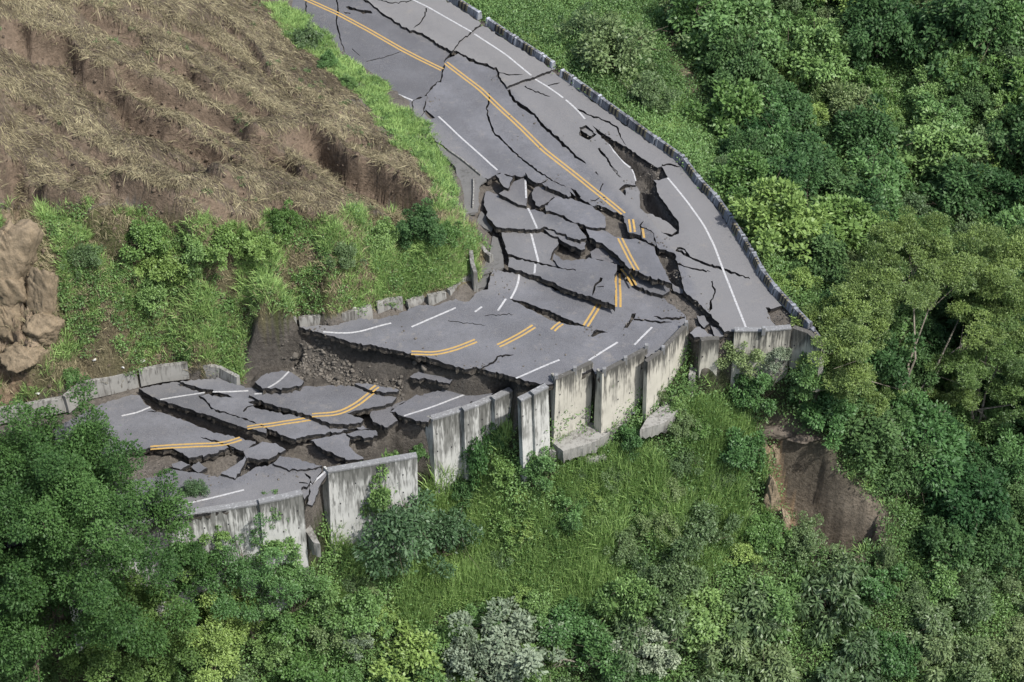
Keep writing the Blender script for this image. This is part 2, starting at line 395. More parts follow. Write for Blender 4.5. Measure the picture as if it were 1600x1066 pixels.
def ZZ(k, pts):
    """zoom-window coordinates (quarter scale) to photo pixels"""
    o = {1:(420,0),2:(640,0),3:(700,200),4:(920,200),5:(700,340),6:(960,340),7:(380,440),8:(160,540),9:(380,560)}[k]
    return [(o[0] + x / 4, o[1] + y / 4) for x, y in pts]
G1 = [(925,196),(940,207),(974,228),(979,229),(1003,247),(1027,262),(1034,260),(1043,277),(1030,282),(1021,281),(1026,287),(1027,300),(1045,327),(1060,347),(1061,365),(1050,370),(1037,365),(1027,357),(1007,332),(1000,325),(998,300),(992,287),(993,283),(991,277),(987,265),(975,256),(957,235),(950,224),(935,210)]
PITS = [  # outline, surface height there, depth, edge width
 (G1, ZA, 0.9, 0.35),
 ([(1024,297),(1045,327),(1058,347),(1058,362),(1042,352),(1024,338),(1012,325)], ZA, 0.9, 0.4),
 ([(1005,250),(1027,264),(1043,277),(1028,284),(1008,270)], ZA, 0.7, 0.4),
 (ZZ(4, [(415,735),(540,780),(555,890),(600,1030),(500,950),(450,850)]), ZA, 0.35, 0.3),
 (ZZ(8, [(220,270),(370,345),(560,405),(820,500),(1025,555),(1210,590),(1300,600),(1480,700),(1470,740),(1370,750),(1150,650),(960,600),(800,565),(620,510),(470,455),(340,410),(270,370)]), ZL, 0.55, 0.4),
 (ZZ(8, [(950,335),(1100,385),(1300,440),(1420,490),(1250,450),(1100,420),(960,390)]), ZL, 0.4, 0.3),
 (ZZ(8, [(430,640),(540,705),(700,680),(880,665),(1040,700),(960,760),(820,840),(640,800),(440,740)]), ZL, 0.35, 0.4),
 (ZZ(9, [(800,400),(960,370),(985,430),(960,560),(990,620),(860,620),(750,600),(670,540),(700,500),(830,490)]), ZL, 2.2, 0.35),
 (ZZ(9, [(880,560),(940,480),(985,560),(985,630),(880,625)]), ZL, 1.4, 0.3),
 (ZZ(7, [(0,560),(60,480),(170,330),(330,310),(470,370),(300,440),(140,520),(60,600)]), ZL+.5, 0.7, 0.8),
 (ZZ(5, [(370,325),(560,385),(860,490),(700,460),(480,370)]), ZM, 0.35, 0.3),
 (ZZ(5, [(380,508),(620,590),(905,692),(740,668),(580,605)]), ZM, 0.35, 0.3),
 ([(905,198),(917,195),(932,210),(920,219),(905,211)], ZA, 0.5, 0.25),
 (ZZ(6, [(465,745),(600,745),(640,790),(560,800),(500,900),(465,920)]), ZM, 1.8, 0.35),
]
_pits = [(hit(o, z)[:, :2], d, ew) for o, z, d, ew in PITS]
SCARPS = [  # terracettes on the shaved hill: photo polyline, drop
 ([(20,18),(47,47),(103,52),(131,84),(175,103),(194,122),(231,147),(256,162),(312,187),(359,212),(406,240)], 1.15),
 ([(165,78),(225,100),(275,125),(312,144),(366,169),(406,200),(444,216),(481,240)], .85),
 ([(215,56),(250,75),(290,87),(331,125),(366,137),(440,175)], .65),
 ([(150,244),(187,259),(231,281),(281,303),(320,325),(372,358)], .9),
 ([(487,190),(512,209),(550,237),(587,256),(631,281),(662,303),(694,325)], 1.5),
 ([(397,205),(456,228),(484,244),(520,262)], .5),
 ([(397,294),(437,297),(475,319),(530,345)], .6),
 ([(110,-5),(150,12),(200,40),(235,52)], .6),
 ([(0,245),(60,262),(100,290),(140,300)], .35),
 ([(190,-8),(270,30),(330,55),(400,100)], .4),
 ([(0,112),(40,140),(90,170),(150,205),(210,232)], .4),
 ([(430,120),(480,150),(520,175)], .3), ([(60,330),(20,300),(-30,290)][::-1], .4), ([(240,190),(300,225),(350,262),(400,282)], .5), ([(60,180),(110,205),(160,245)], .45), ([(340,20),(390,60),(430,110),(470,140)], .45), ([(520,200),(570,215),(620,235)], .3), ([(200,340),(150,315),(110,300)][::-1], .4), ([(560,290),(600,310),(640,318),(680,335)], .6),
 ([(24,318),(36,360),(37,430),(40,455),(12,485)], .9), ([(108,385),(118,430),(112,470)], .5), ([(30,480),(55,500),(95,505)], .7), ([(0,520),(25,545),(40,575)], .8), ([(415,355),(405,390),(400,420)], .5), ([(80,270),(140,315),(200,330)], .4), ([(300,150),(360,190),(400,225)], .35),
]
_scarps = [(hit(s, f_in)[:, :2], h) for s, h in SCARPS]
HOLLOW = hit([(1180,664),(1215,664),(1250,686),(1285,710),(1322,762),(1375,805),(1372,850),(1330,868),(1280,858),(1238,836),(1215,790),(1208,740),(1206,700)], f_out)[:, :2]
CLIFF = [(-60,325),(30,332),(48,400),(62,470),(98,500),(82,545),(40,560),(30,640),(-60,650)]

def height(x, y):
    x = np.asarray(x, float); y = np.asarray(y, float)
    zi = f_in(x, y)
    n1 = fbm(x, y, 3.0, 5, .55); n2 = fbm(x + 50, y + 9, 0.9, 4, .6)
    px, py = proj(x, y, zi)
    hill = sstep(-.25, .9, zi) * (px < 800)
    # terracettes
    for pl, h in _scarps:
        xx = x + 0.22 * n2 + .3 * n1; yy = y + 0.22 * n1
        d, par, side = linedist(xx, yy, pl)
        Ltot = np.hypot(*np.diff(pl, axis=0).T).sum()
        endf = sstep(0, 1.2, par) * sstep(0, 1.2, Ltot - par)
        hh = 2.0 * h * endf * (0.85 + 0.28 * fbm(par, par * 0 + h * 31, 2.6, 3))
        down = side < 0                       # image-lower side, which is the downhill one
        prof = np.where(down, -hh * sstep(0.0, 0.40, d) * np.exp(-np.maximum(d - 0.3, 0) / 3.0), 0.14 * hh * np.exp(-d / .6))
        zi = zi + prof
    low = P_LOW[:, :2]
    dl = sdist(x + 0.12 * n2, y + 0.12 * n1, low)
    talus = 1.15 * np.exp(-np.maximum(-dl, 0) / 0.9) * sstep(-2.8, -1.5, zi) * inpoly(px, py, [(360,500),(860,560),(860,640),(700,650),(560,640),(470,610),(370,620)])
    left = inpoly(px, py, [(350,520),(480,520),(640,580),(640,640),(480,660),(400,640),(350,600)])
    zl = ZL - 0.36 + talus * (0.5 + 0.5 * n1) + left * (0.35 * (1 + n1) + .35 * n2)
    ck = inpoly(px, py, [(-80,320),(35,330),(50,400),(66,470),(100,500),(85,550),(40,575),(-80,600)])
    zi = zi + ck * (1.5 * np.abs(fbm(x, y, 1.5, 2)) - .3)
    zi = zi + hill * (0.16 * n1 + 0.20 * n2 + .10 * fbm(x - 3, y, .45, 2)) + (1 - hill) * (0.05 * n2 + 0.03 * n1)
    zi = np.where(dl < 0.28, zi + (zl + 0.06 * n2 - zi) * sstep(0.28, -0.12, dl), zi)
    for pl, dep, ew in _pits:
        s = sdist(x + .06 * n2, y + .06 * n1, pl)
        zi = zi - dep * sstep(0.02, -ew, s) * (1 + 0.25 * n1)
    zo = f_out(x, y) + 0.35 * n1 + 0.12 * n2
    s = sdist(x + .5 * n2, y + .6 * n1, HOLLOW)
    zo = zo - 5.6 * sstep(0.2, -1.0, s) * (1 + .3 * n1) + (0.5 * n1 + .45 * n2 + .5 * np.abs(fbm(x, y, .9, 3))) * (s < 0) + .35 * sstep(-.5, .2, s) * sstep(1.0, .2, s)
    de = sdist(x, y, P_EDGE[:, :2])
    z = zi + (zo - zi) * sstep(-0.25, 0.45, de)
    far = np.hypot(x, y)
    z = np.clip(z, -30, 24)
    return z

def axis(lo, hi, step, far, n):
    g = [far * 0 + 1]
    fine = np.arange(lo, hi, step)
    t = np.linspace(0, 1, n) ** 2
    return np.concatenate([(lo - step - t * (far - 0))[::-1], fine, hi + t * far])
AX = axis(-33, 34, 0.13, 170, 26); AY = axis(-30, 42, 0.13, 220, 26)
GX, GY = np.meshgrid(AX, AY)
GZ = height(GX, GY)
def ground(x, y):
    """bilinear look-up in the finished ground"""
    x = np.asarray(x, float); y = np.asarray(y, float)
    i = np.clip(np.searchsorted(AX, x) - 1, 0, len(AX) - 2); j = np.clip(np.searchsorted(AY, y) - 1, 0, len(AY) - 2)
    fx = np.clip((x - AX[i]) / (AX[i + 1] - AX[i]), 0, 1); fy = np.clip((y - AY[j]) / (AY[j + 1] - AY[j]), 0, 1)
    return (GZ[j, i] * (1 - fx) + GZ[j, i + 1] * fx) * (1 - fy) + (GZ[j + 1, i] * (1 - fx) + GZ[j + 1, i + 1] * fx) * fy
def ghit(pts, up=0.0):
    pts = np.atleast_2d(np.asarray(pts, float)); d = ray(pts[:, 0], pts[:, 1])
    ts = np.linspace(85, 190, 900); done = np.full(len(pts), np.nan)
    for k in range(len(ts)):
        P = CAM + d * ts[k]
        m = np.isnan(done) & (P[:, 2] < ground(P[:, 0], P[:, 1]) + up)
        done[m] = ts[k]
    done = np.where(np.isnan(done), 150, done)
    P = CAM + d * done[:, None]; P[:, 2] = ground(P[:, 0], P[:, 1])
    return P

# ground colours: soil of the road bed, litter on the hill, leaf mould under plants
PXg, PYg = proj(GX, GY, GZ)
def blend(c, m, col): return c * (1 - m[..., None]) + np.array(col) * m[..., None]
nA = fbm(GX, GY, 2.2, 4); nB = fbm(GX + 30, GY, .7, 4)
gy_, gx_ = np.gradient(GZ, AY, AX); slope = np.hypot(gx_, gy_)
tint = np.zeros(GX.shape + (3,)) + np.array([0.050, 0.058, 0.030])
inside = sdist(GX, GY, P_EDGE[:, :2]) < 0.1
tint[inside] = (0.118, 0.106, 0.092)
BROWN = [(-400,-300),(380,-60),(430,10),(470,60),(540,130),(600,215),(660,250),(700,320),(690,335),(600,335),(520,345),(440,340),(330,345),(210,325),(60,325),(-400,320)]
hillm = (inpoly(PXg + 14 * nB, PYg + 22 * nA, BROWN) & inside).astype(float)
tint = blend(tint, hillm, (0.115, 0.094, 0.075))
tint = blend(tint, hillm * sstep(.0, .5, nA) * .6, (0.165, 0.138, 0.10))
tint = blend(tint, hillm * sstep(.0, .5, nB) * .7, (0.070, 0.054, 0.043))
tint = blend(tint, hillm * sstep(1.0, 1.9, slope), (0.160, 0.122, 0.090))
BANK = [(-300,325),(60,325),(210,325),(330,345),(440,340),(600,335),(700,325),(740,350),(760,400),(735,440),(640,470),(520,492),(395,505),(372,590),(290,575),(130,605),(0,640),(-300,680)]
bankm = (inpoly(PXg, PYg, BANK) & inside).astype(float)
tint = blend(tint, bankm, (0.135, 0.115, 0.070))
tint = blend(tint, bankm * sstep(-.2, .5, nA), (0.075, 0.085, 0.035))
cl = (inpoly(PXg + 8 * nA, PYg + 8 * nB, CLIFF) & inside).astype(float)
tint = blend(tint, cl, (0.27, 0.212, 0.150))
tint = blend(tint, cl * sstep(.1, .5, nB) * .5, (0.16, 0.115, 0.075))
pile = inpoly(PXg, PYg, [(-60,560),(20,562),(45,590),(55,640),(-60,660)]).astype(float)
tint = blend(tint, pile, (0.21, 0.155, 0.105))
hol = sstep(0.9, -0.2, sdist(GX, GY, HOLLOW))
tint = blend(tint, inpoly(PXg + 10 * nA, PYg, [(1020,-30),(1065,-30),(1062,60),(1075,110),(1110,170),(1080,160),(1045,110),(1035,50)]).astype(float), (0.15, 0.125, 0.095))
tint = blend(tint, hol, (0.100, 0.086, 0.067))
tint = blend(tint, hol * sstep(740, 800, PYg) * .8, (0.160, 0.135, 0.105))
tint = blend(tint, hol * inpoly(PXg + 14 * nA + 8 * nB, PYg + 10 * nB, [(1185,690),(1222,694),(1224,750),(1240,800),(1250,860),(1185,860)]), (0.27, 0.20, 0.13))
pitc = np.zeros(GX.shape)
for pl, dep, ew in _pits[:4] + _pits[7:9]:
    pitc = np.maximum(pitc, sstep(0.1, -0.3, sdist(GX, GY, pl)))
tint = blend(tint, pitc, (0.085, 0.078, 0.070))
scarpm = inpoly(PXg, PYg, [(365,505),(500,512),(600,540),(870,595),(870,640),(640,625),(560,600),(365,610)])
tint = blend(tint, scarpm * 0.85, (0.074, 0.067, 0.058))
ny, nx = GX.shape
idx = np.arange(nx * ny).reshape(ny, nx)
F = np.stack([idx[:-1, :-1], idx[:-1, 1:], idx[1:, 1:], idx[1:, :-1]], -1).reshape(-1, 4)
V = np.stack([GX, GY, GZ], -1).reshape(-1, 3)
# the ground mesh, split in soil and the vegetated slopes would break the sheet: one object
tag(link("terrain", fast_mesh("terrain", V, F, [M_GROUND], {"tint": tint.reshape(-1, 3)}, smooth=False)), kind="structure")

# ------------------------------------------------------------------ asphalt slabs
RS = np.random.RandomState(11)
def rag(poly, step=5.0, amp=0.9, closed=True):
    """subdivide an outline and roughen it"""
    out = []; n = len(poly)
    for i in range(n if closed else n - 1):
        a = np.array(poly[i], float); b_ = np.array(poly[(i + 1) % n], float)
        k = max(1, int(np.hypot(*(b_ - a)) / step))
        for j in range(k):
            q = a + (b_ - a) * j / k
            out.append(q + (RS.randn(2) * amp * (0.9 if j else 0.35)))
    if not closed: out.append(np.array(poly[-1], float))
    return np.array(out)
def ribbon(pl, wmax, taper=True):
    p = rag(pl, 4.0, 0.9, closed=False); n = len(p)
    t = np.gradient(p, axis=0); t /= np.linalg.norm(t, axis=1)[:, None] + 1e-9
    nn = np.stack([-t[:, 1], t[:, 0]], 1)
    s = np.linspace(0, 1, n)
    wv = wmax * (0.45 + 0.55 * np.minimum(1, 4 * (1 - s))) * (0.65 + 0.7 * RS.rand(n)) if taper else np.full(n, wmax)
    wv = wv * 0.5
    wv[-1] *= 0.3
    return np.concatenate([p + nn * wv[:, None], (p - nn * wv[:, None])[::-1]])
CENTRE = [hit(p, z)[:, :2] for p, z in ((([(440,-20),(480,0),(527,21),(577,48),(627,77),(691,106),(750,139),(815,200),(850,235),(890,266),(932,300),(974,334)]), ZA),
 ([(974,334),(985,380),(975,440),(960,480),(930,495),(880,515),(780,540),(700,550),(650,550)], ZM), ([(640,600),(560,640),(460,662),(380,675),(330,690),(230,705),(0,740)], ZL))]
OLD = [(560,-60),(582,8),(632,44),(704,82),(776,108),(792,137),(831,177),(890,235),(916,256),(960,300),(1000,345),(1060,400),(1120,520),(1400,520),(1400,-60)]
def make_wear(W, px):
    d = np.full(len(W), 1e9)
    for pl in CENTRE: d = np.minimum(d, linedist(W[:, 0], W[:, 1], pl)[0])
    wv = .42 * (np.exp(-((d - 1.0) / .38) ** 2) + np.exp(-((d - 2.75) / .38) ** 2))
    od = .75 * sstep(2, -4, sdist(px[:, 0], px[:, 1], OLD)); od = np.maximum(od, .45 * sstep(3.7, 4.1, d))
    return wv * (1 - .6 * od), od
SLABS = {}
def slab(name, outline, base, dz=0.0, tilt=(0, 0), label=None, cat="asphalt slab", group=None, cracks=(), holes=(), mat_=None, thick=0.36, warp=0.03, kind=None, amp=0.9, bowl=0.0, lift=None):
    """One slab of asphalt: outline in photo pixels laid on its own tilted, slightly warped plane."""
    if kind is None and group: tilt = (tilt[0] + RS.randn() * .025, tilt[1] - .035 + RS.randn() * .03); dz = dz + .05 + RS.rand() * .08
    out = rag(outline, 4.0, amp * 1.1)
    c = hit([np.mean(outline, 0)], base + dz)[0]
    def S(x, y):
        z = base + dz + tilt[0] * (x - c[0]) + tilt[1] * (y - c[1]) + warp * fbm(x, y, 2.6, 3) + bowl * ((x - c[0]) ** 2 + (y - c[1]) ** 2)
        if lift is not None:
            for lx, ly, lr, lh in lift:
                q = hit([(lx, ly)], base + dz)[0]
                z = z + lh * np.exp(-((x - q[0]) ** 2 + (y - q[1]) ** 2) / (lr * lr))
        return z
    cuts = [rag(h, 4.0, 0.7) for h in holes] + [ribbon(pl, w_) for pl, w_ in cracks]
    loops = [out] + cuts
    vs, es = [], []
    for lp in loops:
        b0 = len(vs); vs += [Vector(q) for q in lp]; es += [(b0 + i, b0 + (i + 1) % len(lp)) for i in range(len(lp))]
    lo, hi = out.min(0), out.max(0); st = 9.0
    gx, gy = np.meshgrid(np.arange(lo[0], hi[0], st), np.arange(lo[1], hi[1], st))
    gx = gx.ravel() + RS.rand(gx.size) * 2; gy = gy.ravel() + RS.rand(gy.size) * 2
    m_ = inpoly(gx, gy, out) & (linedist(gx, gy, out, True)[0] > 3)
    vs += [Vector((a, b_)) for a, b_ in zip(gx[m_], gy[m_])]
    v2, e2, f2, *_ = delaunay_2d_cdt(vs, es, [], 0, 1e-4)
    v2 = np.array([tuple(v) for v in v2]); f2 = np.array([f for f in f2 if len(f) == 3])
    cen = v2[f2].mean(1)
    keep = inpoly(cen[:, 0], cen[:, 1], out)
    for ct in cuts: keep &= ~inpoly(cen[:, 0], cen[:, 1], ct)
    f2 = f2[keep]
    used = np.unique(f2); rm = -np.ones(len(v2), int); rm[used] = np.arange(len(used)); v2 = v2[used]; f2 = rm[f2]
    a = v2[f2]; cr = (a[:, 1, 0] - a[:, 0, 0]) * (a[:, 2, 1] - a[:, 0, 1]) - (a[:, 1, 1] - a[:, 0, 1]) * (a[:, 2, 0] - a[:, 0, 0])
    f2[cr > 0] = f2[cr > 0][:, ::-1]            # image y runs down, so clockwise in the image is upward in the world
    W = hit(v2, S)
    n = len(W)
    edges = {}
    for f in f2:
        for i in range(3):
            e = (f[i], f[(i + 1) % 3]); edges[e] = edges.get(e, 0) + 1
    bd = [e for e in edges if (e[1], e[0]) not in edges]
    bi = np.unique(np.array(bd).ravel()); mp_ = {int(v): k for k, v in enumerate(bi)}; nb_ = len(bi)
    top_t = min(.19, thick * .5)
    Mv = W[bi].copy(); Mv[:, 2] -= top_t * (.75 + .5 * RS.rand(nb_)); Mv[:, :2] += RS.randn(nb_, 2) * .012
    Bv = W.copy(); Bv[:, 2] -= thick; cc = W[:, :2].mean(0)
    Bv[bi, 2] -= .05 * RS.randn(nb_); inw = cc - W[bi, :2]; inw /= np.linalg.norm(inw, axis=1)[:, None] + 1e-6
    Bv[bi, :2] += RS.randn(nb_, 2) * 0.035 + inw * .02
    mb = MB(); mb.v = [tuple(q) for q in W] + [tuple(q) for q in Bv] + [tuple(q) for q in Mv]; mb.h = [0.8] * (2 * n + nb_)
    q1 = [(int(b_), int(a_), 2 * n + mp_[int(a_)], 2 * n + mp_[int(b_)]) for a_, b_ in bd]
    q2 = [(2 * n + mp_[int(b_)], 2 * n + mp_[int(a_)], int(a_) + n, int(b_) + n) for a_, b_ in bd]
    mb.f = [tuple(int(i) for i in f) for f in f2] + [tuple(int(i) + n for i in f[::-1]) for f in f2] + q1 + q2
    mb.m = [0] * len(f2) + [1] * len(f2) + [1] * len(bd) + [2] * len(bd)
    o = mb.build(name, [mat_ or M_ASPH, M_EDGE, M_BASE])
    wv, od = make_wear(W, v2); z0 = np.zeros(n + nb_)
    for an, av in (("wear", wv), ("old", od)):
        at_ = o.data.attributes.new(an, 'FLOAT', 'POINT'); at_.data.foreach_set("value", np.concatenate([av, z0]).astype(np.float32))
    tag(o, label, cat if kind is None else None, group, kind or "thing")
    return o, S
def line(parent, S, pts, width=0.11, m=None, name="white_line", offs=(0,), z=0.006):
    """painted line(s) on a slab's surface along photo points"""
    W = hit(pts, S)[:, :2]
    # smooth resample
    d = np.concatenate([[0], np.cumsum(np.hypot(*np.diff(W, axis=0).T))]); s = np.linspace(0, d[-1], max(2, int(d[-1] / 0.2)))
    X = np.interp(s, d, W[:, 0]); Y = np.interp(s, d, W[:, 1])
    if len(s) > 8:
        for _ in range(4):
            X[1:-1] = (X[:-2] + X[1:-1] + X[2:]) / 3; Y[1:-1] = (Y[:-2] + Y[1:-1] + Y[2:]) / 3
    tx, ty = np.gradient(X), np.gradient(Y); q = np.hypot(tx, ty); nx_, ny_ = -ty / q, tx / q
    for of in offs:
        mb = MB(); n = len(X); vs = []
        for sg in (-1, 1):
            xx = X + nx_ * (of + sg * width / 2); yy = Y + ny_ * (of + sg * width / 2)
            vs += list(zip(xx, yy, S(xx, yy) + z))
        mb.add(vs, [(i, i + 1, n + i + 1, n + i) for i in range(n - 1)])
        mb.build(name, m or M_WHITE, parent)
YO = (-0.115, 0.115)
def yel(o, S, pts): line(o, S, pts, 0.115, M_YELLOW, "yellow_line", YO, 0.007)

# --- the standing upper road
CR = "long cracked stretch"
o, S = slab("road", [(380,-80),(440,-80),(567,0),(582,10),(595,22),(632,45),(660,54),(685,70),(704,83),(696,92),(691,110),(689,122),(667,145),(664,150),(645,157),(642,178),(610,160),(582,133),(555,106),(540,89),(502,58),(455,20),(430,0)],
 ZA, 0, (0, 0), kind="structure", warp=.02, cracks=[([(526,-4),(529,20),(525,32),(529,50),(533,68),(539,84)], 2.2), ([(478,2),(478,18),(476,24)], 2), ([(572,96),(600,90),(628,80)], 1.0), ([(550,76),(563,88)], 1)],
 holes=[ZZ(1, [(480,45),(520,48),(570,60),(640,70),(650,85),(590,88),(560,72),(500,60)]), ZZ(1, [(465,72),(505,80),(512,90),(480,86)])])
line(o, S, [(570,114),(588,128),(610,143),(645,157)])
yel(o, S, [(440,-20),(480,0),(527,21),(577,48),(627,77),(660,94),(691,109)])
o, S = slab("asphalt_slab", [(440,-80),(545,-90),(590,-60),(697,0),(751,37),(740,47),(717,65),(706,80),(685,68),(660,52),(632,43),(597,20),(582,8),(567,-2)], ZA, .16, (.01, -.01),
 "pale cracked right-lane slab at the far end, by the first barrier block", mat_=M_ASPH2,
 cracks=[([(666,13),(664,25),(655,38),(646,44)], 2), ([(590,0),(610,5),(635,3),(650,-3)], 1.5)], warp=.02)
line(o, S, [(600,-30),(645,0),(667,10),(705,32),(737,50)])
o, S = slab("asphalt_slab", [(754,40),(845,97),(862,109),(832,121),(810,128),(792,136),(780,119),(781,115),(776,105),(747,97),(717,81),(708,80),(719,65),(742,48)], ZA, .14, (.01, 0),
 "pale grey wedge of right lane between two cross cracks, below the top slab", mat_=M_ASPH2, cracks=[([(777,112),(795,117),(818,116)], 1.5)], warp=.02)
line(o, S, [(741,53),(790,85),(830,118)])
# --- main body of the upper road with the gully in it
MAINO = [(697,93),(716,84),(747,101),(774,109),(777,118),(792,139),(810,130),(832,123),(862,111),(875,120),(892,134),(936,166),(980,198),(1024,229),(1064,259),(1088,291),(1115,319),(1137,351),(1158,384),(1172,406),(1186,434),(1208,463),(1222,478),(1208,482),(1196,480),(1205,500),(1216,512),(1150,517),(1132,519),
 (1120,502),(1105,487),(1087,469),(1070,457),(1061,422),(1055,397),(1027,386),(1022,365),(1017,360),(1000,352),(982,345),(972,335),(955,329),(937,321),(925,322),(907,310),(890,300),(872,290),(855,283),(840,286),(820,275),(800,275),(781,271),(762,280),(750,276),(742,267),(700,233),(680,220),(655,186),(664,176),(667,148),(690,124),(693,110)]
o, S = slab("road", MAINO, ZA, -.01, (0, 0), kind="structure", warp=.035,
 holes=[G1, [(905,199),(916,195),(932,210),(920,219),(905,211)], [(967,296),(976,288),(997,290),(1000,299),(979,294),(977,306)], [(665,171),(680,184),(673,186),(664,178)], [(777,119),(784,113),(790,134),(782,128)], ZZ(6, [(595,520),(610,505),(612,570),(595,585)]), ZZ(3, [(765,375),(800,390),(832,430),(820,440),(790,410)])],
 cracks=[([(795,140),(802,155),(815,166),(831,177),(847,195),(865,212),(890,235),(902,247),(916,256)], 4.5), ([(764,146),(765,153),(760,170),(764,188),(772,208),(795,230),(815,248),(840,268),(862,282),(884,292)], 2.6),
  ([(820,135),(837,144),(860,151)], 1.6), ([(856,134),(875,129)], 1.6), ([(1034,258),(1042,257),(1063,261)], 2.4), ([(1057,390),(1075,400),(1100,412),(1127,420),(1152,429),(1172,436)], 3.4), ([(1058,412),(1082,420),(1110,425)], 2.4),
  ([(1112,439),(1117,457),(1111,470)], 2.4), ([(1058,389),(1066,388),(1078,400)], 3), ([(935,232),(946,245),(957,262),(971,278)], 3), ([(902,171),(915,177),(940,187),(955,194),(966,201),(970,215),(978,227)], 2.4),
  ([(942,287),(938,297),(933,303)], 1.6), ([(922,313),(930,314),(938,308)], 1.4), ([(930,268),(935,274)], 2), ([(998,290),(1004,300),(1000,318)], 2), ([(1000,352),(1006,345)], 2)])
MAIN_S = S
line(o, S, [(685,182),(720,215),(745,237),(777,266)])
line(o, S, [(833,122),(858,137),(880,153)]); line(o, S, [(884,156),(900,170),(914,186)])
line(o, S, [(1043,278),(1060,298),(1075,317),(1100,352),(1117,386),(1127,414),(1147,465),(1157,490),(1166,513)])
yel(o, S, [(696,98),(722,118),(750,139),(780,168),(815,200),(850,235),(890,266),(932,300),(955,318),(974,334)])
o, S = slab("asphalt_slab", [(950,224),(958,235),(974,254),(987,263),(963,270),(949,248)], ZA, -.04, (.03, .02), "curved sliver of asphalt with a painted edge, hanging at the left rim of the gully", mat_=M_ASPH2)
line(o, S, [(951,226),(958,236),(974,255),(985,262)])
o, S = slab("asphalt_slab", [(964,272),(987,264),(992,278),(993,284),(978,284)], ZA, -.03, (.0, .02), "small squarish slab with a white mark, below the curved sliver at the gully", mat_=M_ASPH2)
line(o, S, [(987,265),(990,272),(993,283)])
o, S = slab("asphalt_slab", [(977,294),(996,291),(1000,301),(998,313),(990,313),(977,306)], ZA, -.12, (.05, -.04), "squarish sunken slab on the left shore of the gully rubble", mat_=M_ASPH2)
o, S = slab("asphalt_slab", [(1008,333),(1020,335),(1042,346),(1059,361),(1050,367),(1036,364),(1022,352)], ZA, -.22, (.03, .10), "pointed slab tipped into the lower end of the gully", mat_=M_ASPH2)
o, S = slab("asphalt_slab", [(646,158),(667,150),(664,164),(662,177),(654,185),(646,178)], ZA, .05, (-.05, .06), "loose slab broken off at the left road edge beside the grass")
o, S = slab("asphalt_slab", [(906,202),(916,196),(931,209),(924,213),(912,207)], ZA, -.16, (.05, -.1), "little flap of asphalt sagging into a hole on the right lane", mat_=M_ASPH2)
# --- the upheaved band
UH = "heaved slabs in the middle of the road"
def z3(*a): return ZZ(3, a)
def z5(*a): return ZZ(5, a)
slab("asphalt_slab", z3((298,292),(340,278),(405,314),(375,376),(350,366)), ZH, .42, (.10, .10), "small square slab tilted up at the end of the left white line", group=UH)
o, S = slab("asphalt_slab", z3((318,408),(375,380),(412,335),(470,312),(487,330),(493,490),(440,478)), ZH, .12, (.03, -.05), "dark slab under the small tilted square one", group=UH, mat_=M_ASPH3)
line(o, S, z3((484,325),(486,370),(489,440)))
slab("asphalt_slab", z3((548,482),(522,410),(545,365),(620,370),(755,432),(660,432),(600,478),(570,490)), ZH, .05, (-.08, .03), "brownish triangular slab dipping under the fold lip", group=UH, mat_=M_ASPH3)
slab("asphalt_slab", z3((588,350),(628,324),(742,375),(768,425),(752,432),(622,366)), ZH, .32, (.02, .12), "narrow upturned lip of asphalt along the fold", group=UH)
slab("asphalt_slab", z3((482,275),(560,335),(555,345),(500,310)), ZH, .34, (.04, .1), "thin splinter slab with a light edge above the fold lip", group=UH)
slab("asphalt_slab", z3((606,484),(670,432),(765,440),(900,488),(955,530),(985,560),(982,625),(900,622),(800,592),(740,560),(680,535),(612,520)), ZH, .22, (.02, -.04), "broad slab between the fold lip and the rubble patch", group=UH, warp=.05)
o, S = slab("asphalt_slab", z3((236,395),(310,417),(480,497),(590,527),(680,550),(800,602),(850,660),(868,684),(855,692),(790,695),(700,655),(600,615),(575,632),(440,632),(310,622),(262,575),(225,480)), ZH, .20, (.00, -.04), "large pale slab with a kinked white line, left side of the heave", group=UH, warp=.05, lift=[(770,345,1.2,.12)])
line(o, S, z3((500,502),(518,535),(530,570),(550,605),(556,628)))
o, S = slab("asphalt_slab", z3((318,645),(440,648),(580,650),(690,685),(690,722),(648,782),(640,822),(695,868),(560,838),(450,812),(376,788),(352,715),(335,655)), ZH, -.03, (.01, .02), "slab with a white line below the large pale one", group=UH, warp=.04)
line(o, S, z3((517,650),(530,700),(548,770),(566,838)))
slab("asphalt_slab", z3((600,628),(640,640),(760,690),(850,705),(858,757),(830,760),(760,732),(700,695),(640,665)), ZH, .13, (.0, .05), "small flap slab above the gravel bowl", group=UH)
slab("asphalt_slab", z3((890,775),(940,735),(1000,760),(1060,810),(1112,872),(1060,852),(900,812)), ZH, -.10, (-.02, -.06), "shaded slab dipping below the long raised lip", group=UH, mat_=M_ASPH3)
o, S = slab("asphalt_slab", z3((862,632),(900,640),(985,645),(1020,665),(1055,685),(1110,692),(1175,694),(1200,705),(1288,742),(1312,805),(1380,945),(1396,972),(1250,928),(1122,868),(1060,798),(980,735),(905,690),(882,686)), ZH, .26, (-.02, -.05), "slab with a double yellow line, above the long lip", group=UH, warp=.04)
yel(o, S, z3((1075,690),(1105,750),(1140,820),(1180,888)))
o, S = slab("asphalt_slab", z3((1098,558),(1130,566),(1200,612),(1202,670),(1172,662),(1125,652)), ZH, .18, (.0, .04), "small slab carrying a short double yellow mark by the rubble patch", group=UH)
yel(o, S, z3((1143,572),(1150,610),(1155,652)))
o, S = slab("asphalt_slab", z3((1205,615),(1268,648),(1300,738),(1240,702),(1212,690)), ZH, .10, (.02, .0), "narrow slab with a single yellow mark next to the short double one", group=UH)
line(o, S, z3((1216,622),(1226,688)), .125, M_YELLOW, "yellow_line")
